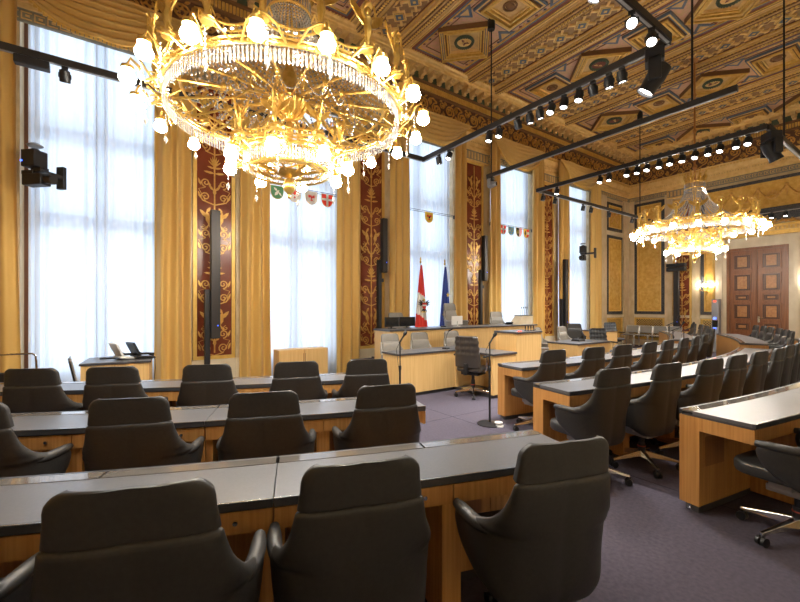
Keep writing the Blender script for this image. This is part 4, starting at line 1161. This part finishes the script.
# dais behind the podium
mb = MB(); mb.box(4.2, 7.16, 0, 9.1, 7.84, .38); tag(mb.build('dais_floor', carpet), 'carpeted dais behind the podium', kind='structure')
pod = slab_desk('podium_desk', 'long high oak podium counter before the flags', 'podium', 4.35, 6.55, 8.97, 7.14, 1.08)
mb = MB()
for x in (-.77, .77): mb.box(x-.003, -.298, .06, x+.003, -.294, 1.045)
mb.build('panel_joint', oak_in, pod)
slab_desk('front_desk', 'low oak desk in front of the podium at its left end', 'desk', 3.80, 5.47, 5.07, 5.95, .75)
ld = slab_desk('side_desk', 'oak side desk standing at right angles before the podium', 'desk', 5.075, 4.55, 5.65, 5.95, .75, kneehole='left')
slab_desk('front_desk', 'low oak desk right of the lectern with an open kneehole', 'desk', 7.95, 4.78, 9.25, 5.5, .75, kneehole=(-.50,-.12))
slab_desk('side_desk', 'oak desk with two drawers fronts near the far curtains', 'desk', 12.75, 6.75, 13.55, 7.55, .76)
lec = slab_desk('lectern', 'tall oak lectern block in front of the podium counter', 'lectern', 6.1, 4.9, 6.86, 5.42, 1.06)
mb = MB(); mb.box(-.30,-.255,1.06,-.22,-.225,1.075); mb.build('signal_light', redlit, lec)
for k in range(4):
    o = thing('desk_microphone', 'small microphone on the lectern top, %s from its left edge' % ORD[k], 'microphone', (6.52+k*.085, 5.02, 1.06), group='lectern microphones')
    mb = MB(); mb.lathe([(.022,0),(.022,.012),(.006,.015),(.006,.04)], 8); mb.build('base', black, o, True)
    mb = MB(); mb.lathe([(.007,.04),(.012,.06),(.012,.09),(.005,.10)], 8); mb.build('capsule', black, o, True)
# left side desk by the windows with telephones
sd = slab_desk('side_desk', 'small oak side desk with telephones under the nearest window', 'desk', -.41, 6.98, .40, 7.72, .75); sd.rotation_euler[2] = -.10
mb = MB()
for x in (-.02, .40): mb.box(x-.002,-.3725,.08,x+.002,-.3695,.70)
mb.build('door_gap', oak_in, sd)
def phone(x, y, rz, label, m):
    t = thing('desk_telephone', label, 'telephone', (x, y, .75), rz, 'desk telephones')
    mb = MB(); mb.M = Matrix.Rotation(.12,4,'X'); mb.box(-.10,-.11,.012,.10,.09,.035); mb.build('base', m, t, bevel=.006)
    mb = MB(); mb.box(-.09,-.12,0,.09,.07,.008); mb.build('foot', black, t)
    mb = MB(); mb.M = Matrix.Translation((.0,.05,.04)) @ Matrix.Rotation(-.45,4,'X'); mb.box(-.10,-.012,0,.10,.012,.18); mb.build('display_panel', m, t, bevel=.004)
    mb = MB(); mb.tube([(-.075,-.10,.045),(-.075,-.04,.062),(-.075,.03,.065),(-.075,.07,.075)], [.022,.014,.014,.022], 8); mb.build('handset', black, t, True)
    t.scale = (1.25,1.25,1.25)
    return t
phone(.06, 7.28, 1.95, 'grey desk telephone with a pale tilted display', whitep)
phone(.27, 7.24, 1.95, 'black desk telephone with a dark tilted display', black)
t = thing('telephone_cable', 'black cable looping down beside the telephone desk', 'cable', (.40,7.42,.76))
mb = MB(); mb.tube([(-.12,-.15,0),(-.02,-.10,.02),(.03,-.05,.015),(.055,-.02,-.06),(.06,0,-.20),(.05,.02,-.34),(.055,.02,-.755)], .005, 5); mb.build('wire', black, t, True)
mb = MB(); mb.box(-.015,-.012,0,.015,.012,.012); mb.M = None; mb.build('plug', black, t)
o = MB(); o.box(-.15,-.09,0,.10,.09,.018); n = o.build('folder', black); n.location = (-.10,7.52,.75); tag(n, 'thin dark folder lying behind the telephones', 'folder')
# cabinet below the second window
t = thing('sideboard', 'low oak two-door cabinet below the second window', 'cabinet', (2.98,7.72,0))
mb = MB(); mb.box(-.505,-.16,.05,.505,.16,.70); mb.box(-.48,-.14,0,.48,.15,.05); mb.build('carcass', oak_lit, t)
for s in (-1,1):
    a, c = sorted((s*.004, s*.50)); mb = MB(); mb.box(a,-.178,.06,c,-.16,.69); d = mb.build('door', oak_lit, t)
    mb = MB(); mb.box(s*.02-.004,-.184,.45,s*.02+.004,-.178,.62); mb.build('finger_pull', oak_in, d)

# ---- chairs around the podium
chg = make_chair('grey_armchair', 'x', 'chair', leather_g, leather_g, True, 'grey leather armchairs')
GP = [(4.24,6.14,0,PI+.05,1,'grey armchair behind the low front desk, leftmost beside the podium end'),
      (4.93,6.14,0,PI-.05,1,'grey armchair behind the low front desk, second from the podium end'),
      (5.81,6.14,0,PI+.02,1,'grey armchair between the side desk and the podium counter'),
      (5.24,7.42,.38,PI,1,'grey armchair behind the podium counter by the two monitors'),
      (6.85,7.33,.38,PI+.1,1.22,'tall grey armchair at the centre of the podium before the flags'),
      (8.52,7.34,.38,PI-.15,1,'grey armchair behind the podium counter left of the cream reading stand'),
      (7.45,5.48,0,-PI/2-.3,1,'grey armchair half hidden between the lectern and the right front desk'),
      (8.62,5.98,0,PI+.3,1,'grey armchair behind the right front desk, nearer the lectern'),
      (9.55,5.95,0,PI+.05,1,'grey armchair behind the right front desk, farther from the lectern')]
for k, (x, y, z, rz, s, lab) in enumerate(GP):
    if k == 0: o = chg; o.location = (x,y,z); o.rotation_euler = (0,0,rz); o['label'] = lab
    else: o = dup(chg, (x,y,z), rz, lab)
    o.scale = (1 if s == 1 else 1.03, 1, s)
dup(ch0, (11.3,6.9,0), PI/2+.6, 'black armchair alone near the far window seen from its side', 'black leather swivel armchairs')
def tufted(label, m):
    t = thing('tufted_chair', label, 'chair', group='button-backed swivel chairs')
    Mb = Matrix.Translation((0,-.21,.50)) @ Matrix.Rotation(.14,4,'X')
    mb = MB(); nx, nz = 20, 26; fr, bk = [], []
    rings = []
    for k in range(nz+1):
        v = k/nz; z = .50*v; r1, r2 = [], []
        for j in range(nx+1):
            u = -1+2*j/nx; hw = .225-.02*v - (.03*max(0,(v-.92)/.08)**2)
            tx, tz = (u*2.5)%1-.5, (v*5)%1-.5
            dep = .026*(1-math.exp(-((tx)**2+(tz)**2)*9)) if v > .38 else .018
            cx = .03*u*u
            r1.append(tuple(Mb @ Vector((hw*u, cx-.012-dep, z)))); r2.append(tuple(Mb @ Vector((hw*u, cx+.018+dep, z))))
        rings.append(r1+r2[::-1])
    mb.loft(rings); b = mb.build('backrest', m, t, True, ang=80)
    for v in (.5,.7,.9):
        for q in (-.8,-.4,0,.4,.8):
            mb = None
    mb = MB()
    for v in (.5,.7,.9):
        for q in (-.8,-.4,0,.4,.8):
            for sy in (-.016,.022): p = Mb @ Vector((.21*q, sy+.03*q*q, .50*v)); mb.ball(p, .012, 8, 5)
    mb.build('button', black, b)
    mb = MB(); cushion(mb, 0, .03, .42, .49, .47, .46, .07); mb.build('seat', m, t, True, ang=60)
    for s in (-1,1):
        mb = MB(); mb.tube([(s*.22,-.05,.43),(s*.27,-.04,.46),(s*.275,-.05,.66)], .014, 8); mb.build('arm_support', alu, t, True)
        mb = MB(); mb.box(s*.275-.03,-.14,.66,s*.275+.03,.12,.69); mb.build('armrest', black, t, bevel=.01)
    mb = MB(); mb.box(-.16,-.14,.36,.16,.16,.42); mb.box(-.03,-.30,.38,.03,-.12,.41); mb.box(-.03,-.30,.38,.03,-.24,.56); mb.build('seat_mechanism', black, t, bevel=.006)
    star_base(t, alu, .37, 5, .2)
    return t
t1 = tufted('dark button-backed swivel chair beside the low front desk', leather_t); t1.location = (4.98,4.92,0); t1.rotation_euler[2] = math.atan2(.30,.95)-PI/2; t1.scale = (1,1,1.04)
tg = tufted('slate button-backed swivel chair behind the right front desk', leather_b); tg.location = (9.62,5.12,0); tg.rotation_euler[2] = PI-.5
dup(tg, (13.75,6.95,0), PI-.5, 'slate button-backed swivel chair at the far side desk')
# stackable visitor chairs
def visitor(label, m, wide=.46, h=.80, bh=None):
    bh = bh or h-.03
    t = thing('visitor_chair', label, 'chair', group='visitor chairs with chrome frames')
    for s in (-1,1):
        mb = MB(); mb.tube([(s*wide/2,.24,.012),(s*wide/2,.22,.43),(s*wide/2,-.16,.43),(s*wide/2,-.24,h-.03)], .011, 6); mb.tube([(s*wide/2,-.20,.012),(s*wide/2,-.17,.43)], .011, 6); mb.build('leg', satin, t, True)
    mb = MB(); mb.tube([(-wide/2,-.24,h-.03),(-wide/2+.03,-.245,h),(wide/2-.03,-.245,h),(wide/2,-.24,h-.03)], .011, 6); mb.build('top_rail', satin, t, True)
    mb = MB(); cushion(mb, 0, .03, .425, .465, wide-.03, .42, .04, .008); mb.build('seat', m, t, True, ang=60)
    mb = MB(); mb.M = Matrix.Translation((0,-.19,.52)) @ Matrix.Rotation(.2,4,'X'); mb.box(-wide/2+.012,-.015,0,wide/2-.012,.02,bh-.50); mb.build('backrest', m, t, bevel=.012)
    return t
v0 = visitor('x', leather_g)
VY = [7.85-.49*k for k in range(4)]
for k, Y in enumerate(VY):
    lab = 'light grey visitor chair by the end wall, %s from the corner' % ORD[k]
    if k == 0: v0.location = (16.55,Y-.1,0); v0.rotation_euler = (0,0,PI/2); v0['label'] = lab
    else: dup(v0, (16.55,Y-.1,0), PI/2, lab)
v1 = visitor('dark visitor chair pulled up to the telephone desk', leather, .44, .87); v1.location = (-.28,6.70,0); v1.rotation_euler[2] = -PI/2+.1
_c = satin; satin = chrome
v2 = visitor('chrome framed visitor chair by the nearest gold curtain, right of two', leather, .40, .97, .74); v2.location = (-.98,6.75,0); v2.rotation_euler[2] = -.2
dup(v2, (-1.55,6.80,0), -.2, 'chrome framed visitor chair by the nearest gold curtain, left of two')

# ---- microphones on stands
def mic_stand(x, y, h, rz, label, boom=False):
    t = thing('microphone_stand', label, 'microphone stand', (x,y,0), rz, 'black microphone stands')
    mb = MB(); mb.lathe([(.16,0),(.165,.012),(.10,.02),(.02,.028)], 24); mb.build('base', blackm, t, True)
    mb = MB(); mb.cyl((0,0,.02),(0,0,h*.62),.013,10); mb.cyl((0,0,h*.6),(0,0,h-.10),.009,10); mb.lathe([(.014,-.03),(.019,-.02),(.019,.02),(.012,.03)], 10, (0,0,h*.62)); mb.build('pole', blackm, t, True)
    top = (0,0,h-.10)
    if boom:
        mb = MB(); mb.tube([(-.06,0,h-.13),(0,0,h-.10),(.16,0,h-.04)], .009, 6); mb.build('boom', blackm, t, True); top = (.16,0,h-.04)
    mb = MB(); mb.M = Matrix.Translation(top) @ Matrix.Rotation(.55,4,'Y'); mb.lathe([(.010,-.02),(.013,0),(.011,.06),(.013,.10),(.022,.115),(.024,.14),(.016,.16),(.001,.165)], 10); mb.build('microphone', black, t, True)
    mb = MB(); mb.tube([(top[0],0,top[2]),(-.05,.01,h-.2),(-.03,.01,h-.35),(-.012,.0,h-.5),(-.012,0,.03)], .004, 4); mb.build('cable', black, t)
    return t
mic_stand(3.96, 3.61, 1.16, -.6, 'black microphone stand in the aisle before the right desk rows')
mic_stand(3.04, 4.34, 1.17, -.6, 'black microphone stand behind the third left desk row')
mic_stand(10.12, 3.90, 1.24, -.6, 'black boom microphone stand in the far aisle, nearest of three', True)
mic_stand(10.46, 3.95, 1.10, -.7, 'black boom microphone stand in the far aisle, middle of three', True)
mic_stand(10.76, 3.84, 1.08, -.6, 'black boom microphone stand in the far aisle, farthest of three', True)
t = thing('floor_puck', 'small white cable cap on the carpet beside the microphone stand', 'cable cap', (3.98,3.48,0))
mb = MB(); mb.lathe([(.065,0),(.068,.008),(.035,.02),(.02,.03)], 18); mb.build('flange', whitep, t, True)
mb = MB(); mb.lathe([(.02,.028),(.05,.04),(.052,.052),(.045,.056)], 18); mb.build('cap', whitep, t, True)
def gooseneck(x, y, z, rz, label, h=.34):
    t = thing('gooseneck_microphone', label, 'microphone', (x,y,z), rz, 'gooseneck microphones')
    mb = MB(); mb.box(-.06,-.05,0,.06,.05,.025); mb.build('base', black, t, bevel=.008)
    mb = MB(); mb.tube([(0,0,.02),(0,0,h*.5),(.01,-.02,h*.8),(.0,-.07,h)], .004, 6); mb.build('neck', blackm, t, True)
    mb = MB(); mb.cyl((0,-.06,h-.006),(0,-.15,h+.04),.011,10); mb.build('capsule', black, t, True)
gooseneck(4.98, 5.62, .75, .3, 'gooseneck microphone on the low front desk')
gooseneck(6.0, 6.85, 1.08, -.9, 'gooseneck microphone on the podium before the flags', .26)
gooseneck(10.3, 7.0, .0, 0, 'gooseneck microphone on the round table by the far window', .30) if False else None
# ---- monitors and stand on the podium
def monitor(x, y, rz, label, back):
    t = thing('monitor', label, 'monitor', (x,y,1.08), rz, 'flat monitors on the podium')
    mb = MB(); mb.lathe([(.09,0),(.09,.01),(.02,.014)], 18); mb.cyl((0,.02,.01),(0,.02,.12),.018,10); mb.build('stand', back, t, True)
    mb = MB(); mb.box(-.185,-.012,.04,.185,.014,.24); mb.build('housing', back, t, bevel=.006)
    mb = MB(); mb.box(-.175,-.014,.05,.175,-.0121,.23); mb.build('screen', screen, t)
monitor(4.60, 6.86, .1, 'dark flat monitor at the left end of the podium', black)
monitor(5.02, 6.90, -.2, 'second dark flat monitor beside the first on the podium', black)
monitor(6.42, 6.86, PI+.1, 'pale monitor seen from behind before the tall grey chair', whitep)
t = thing('desk_telephone', 'small dark telephone on the podium beside the cream reading stand', 'telephone', (8.22,6.84,1.08), 2.6, 'desk telephones')
mb = MB(); mb.M = Matrix.Rotation(.5,4,'X'); mb.box(-.09,-.07,.01,.09,.09,.03); mb.build('base', black, t, bevel=.004); mb = MB(); mb.box(-.07,-.05,0,.07,.10,.01); mb.build('foot', black, t)
t = thing('reading_stand', 'cream tabletop reading stand with four microphones on the podium', 'reading stand', (8.72,6.82,1.08))
mb = MB(); mb.loft([[(-.34,-.14,0),(-.34,.14,0),(.25,.14,0),(.25,-.14,0)],[(-.12,-.14,.22),(-.12,.14,.22),(.25,.14,.22),(.25,-.14,.22)]]); mb.build('box_body', stone_w, t)
mb = MB(); mb.box(-.13,-.15,.22,.26,.15,.235); mb.build('top_plate', top_edge, t)
for k in range(4):
    mb = MB(); mb.tube([(-.05+k*.075,0,.23),(-.05+k*.075,0,.36),(-.06+k*.075,-.03,.42)], .003, 5); mb.lathe([(.003,0),(.010,.01),(.010,.04),(.004,.05)], 8, (-.06+k*.075,-.03,.41)); mb.build('microphone', black, t, True)
o = MB(); o.loft([[(-.13,-.10,0),(.13,-.10,0),(.13,.10,0),(-.13,.10,0)],[(-.11,-.09,.045),(.12,-.09,.045),(.12,.08,.045),(-.11,.08,.045)]]); o.tube([(-.05,0,.045),(-.03,0,.075),(.03,0,.075),(.05,0,.045)], .008, 6)
n = o.build('document_case', black); n.location = (8.62,5.18,.75); tag(n, 'dark case lying on the right front desk', 'case')

# ---- flags
def flag(x, y, kind, label, cat='flag', bottom=.45, top=2.17, wmax=.20):
    t = thing('flag', label, cat, (x,y,.0), group='standing flags')
    mb = MB(); mb.cyl((0,0,.02),(0,0,2.24),.013,10); mb.build('pole', whitep, t, True)
    mb = MB(); mb.lathe([(.014,2.22),(.03,2.25),(.012,2.28),(.022,2.32),(.001,2.38)], 10); mb.build('finial', gold, t, True)
    mb = MB(); mb.lathe([(.11,0),(.11,.03),(.05,.05),(.03,.10)], 18); mb.build('foot', blackm, t, True)
    mb = MB(); nz, nx = 54, 30; G = []
    for k in range(nz+1):
        v = k/nz; z = top-(top-bottom)*v; w = .018+wmax*v**.75; row = []
        for j in range(nx+1):
            u = -1+2*j/nx
            row.append((w*u*.95+.02*v, -.03-.030*v*math.sin(u*9.5+.6)-.012*v*math.sin(u*4+v*3)-.03*(1-u*u), z))
        G.append(row)
    vs = [p for r in G for p in r]; n = len(vs); vs += [(p[0], p[1]+.008, p[2]) for p in vs]
    for k in range(nz):
        for j in range(nx):
            q = k*(nx+1)+j; f = (q, q+nx+1, q+nx+2, q+1); p = vs[q]
            if kind == 'austria':
                s = p[2]+.62*p[0]; m = 0 if s > 1.46 else 1 if s > .92 else 0
            else: m = 2
            mb.f.append(list(f)); mb.m.append(m); mb.f.append([i+n for i in f[::-1]]); mb.m.append(m)
    mb.v = vs
    fl = mb.build('cloth', [f_red, f_white, f_blue], t, True, ang=180)
    if kind == 'austria':
        mb = MB(); mb.M = Matrix.Translation((.035,-.092,1.19)); eagle(mb, 0, 0, .30, 0, 0)
        mb.xzprism([(.06,.06),(.06,-.04),(0,-.10),(-.06,-.04),(-.06,.06)], -.014, -.004, 1); mb.box(-.06,-.017,-.02,.06,-.013,.02,2)
        leaf(mb, -.12,-.16,.24,0,.012,-.010,-.004,3); leaf(mb, 0,.10,0,.06,.03,-.012,-.004,3)
        mb.build('eagle_emblem', [f_black, f_red, f_white, f_yel], fl)
    else:
        mb = MB()
        for sx, sz, r in ((.03,1.46,.06),(-.03,.98,.065),(.085,.75,.05)):
            P = []
            for k in range(10):
                a = PI/2+k*PI/5; rr = r if k % 2 == 0 else r*.42; P.append((sx+rr*math.cos(a), sz+rr*math.sin(a)))
            mb.xzprism(P[::-1], -.098, -.086, 0)
        mb.build('star', f_yel, fl)
    return t
flag(6.02, 7.885, 'austria', 'red white red flag with a black eagle on a pole behind the podium').location = (6.02,7.72,.38)
flag(6.83, 7.885, 'eu', 'blue flag with yellow stars on a pole behind the podium').location = (6.80,7.72,.38)

# ---- loudspeaker columns
def speaker(x, y, z0, z1, w, label, sx=-.11, sh=None, face=None, arm=False):
    t = thing('column_loudspeaker', label, 'loudspeaker', (x,y,0), 0 if face is None else face, 'slim black column loudspeakers')
    mb = MB(); mb.box(-w/2,-.08,z0,w/2,.04,z1); b = mb.build('cabinet', blackm, t, bevel=.01)
    mb = MB(); mb.box(-w/2+.012,-.086,z0+.03,w/2-.03,-.079,z1-.02); mb.build('grille', track_m, b)
    mb = MB(); mb.box(w*.18,-.0875,z0+.22,w*.18+.012,-.0855,z0+.24); mb.build('status_light', bluelit, b)
    h = sh or z0+.25
    mb = MB(); mb.box(sx-.045,.0,.03,sx+.045,.09,h); mb.build('stand_post', blackm, t, bevel=.006)
    mb = MB(); mb.box(min(sx,-.02),.02,h-.14,.02,.07,h-.06); mb.build('bracket', blackm, t); mb = MB(); mb.box(min(sx,-.02),.02,min(h-.5,z0+.1),.02,.07,min(h-.42,z0+.18)); mb.build('bracket', blackm, t)
    mb = MB(); mb.box(sx-.16,-.10,0,sx+.16,.12,.03); mb.build('foot_plate', blackm, t, bevel=.006)
    return t
speaker(1.39, 7.75, .97, 3.25, .155, 'tall black column loudspeaker before the first red panel', -.12, 1.84)
speaker(4.92, 7.68, 1.93, 3.16, .13, 'short black column loudspeaker high before the second red panel', -.09, 2.22).location[2] = .38
speaker(8.22, 7.70, 1.87, 3.11, .13, 'short black column loudspeaker high before the third red panel', -.09, 2.17).location[2] = .38
speaker(12.07, 7.72, .80, 3.10, .155, 'tall black column loudspeaker before the farthest red panel', -.12, 1.8)
e = speaker(16.95, 6.28, .75, 2.85, .18, 'black column loudspeaker with a wide box on top by the end wall', -.0, 2.2, -PI/2)
mb = MB(); mb.box(-.30,-.14,2.86,.30,.06,3.0); mb.box(-.30,-.14,3.02,.30,.06,3.14); mb.build('top_box', blackm, e, bevel=.01)
t = thing('equipment_pillar', 'narrow grey equipment pillar with red and blue lights left of the door', 'equipment pillar', (16.7,5.0,0), -PI/2)
mb = MB(); mb.box(-.10,-.12,0,.10,.12,1.80); mb.build('housing', greyp, t, bevel=.01)
for z, m in ((1.70,redlit),(1.12,bluelit),(.78,bluelit)):
    mb = MB(); mb.box(-.045,-.126,z,.03,-.118,z+.05); mb.build('indicator', m, t)
mb = MB(); mb.box(-.08,-.124,.85,.08,-.118,1.08); mb.build('display', screen, t)
# ================================================================ CAMERA, WORLD
sc = bpy.context.scene
cam = bpy.data.cameras.new('camera'); co = bpy.data.objects.new('camera', cam); col.objects.link(co)
cam.sensor_width = 36; cam.lens = 18.0; cam.clip_start = .02; cam.clip_end = 100
co.location = (0, 0, EYE); co.rotation_euler = (PI/2, 0, -math.radians(35))
cam.shift_y = (307-301)/800.0
sc.camera = co
w = bpy.data.worlds.new('overcast daylight'); sc.world = w; w.use_nodes = True
bg = w.node_tree.nodes['Background']; bg.inputs['Color'].default_value = (.64,.80,1.0,1); bg.inputs['Strength'].default_value = 2.35
for i, b in enumerate(bays):
    l = bpy.data.lights.new('window_portal', 'AREA'); l.shape = 'RECTANGLE'; l.size = 2*OW; l.size_y = 5.4
    l.cycles.is_portal = True
    o = bpy.data.objects.new('window_portal', l); col.objects.link(o); o.location = (b, WY+.55, 3.55); o.rotation_euler = (-PI/2, 0, 0)
vs = sc.view_settings
sc.display_settings.display_device = 'sRGB'
vs.view_transform = 'Standard'; vs.look = 'None'; vs.gamma = 1; vs.use_curve_mapping = False
vs.exposure = 0.66
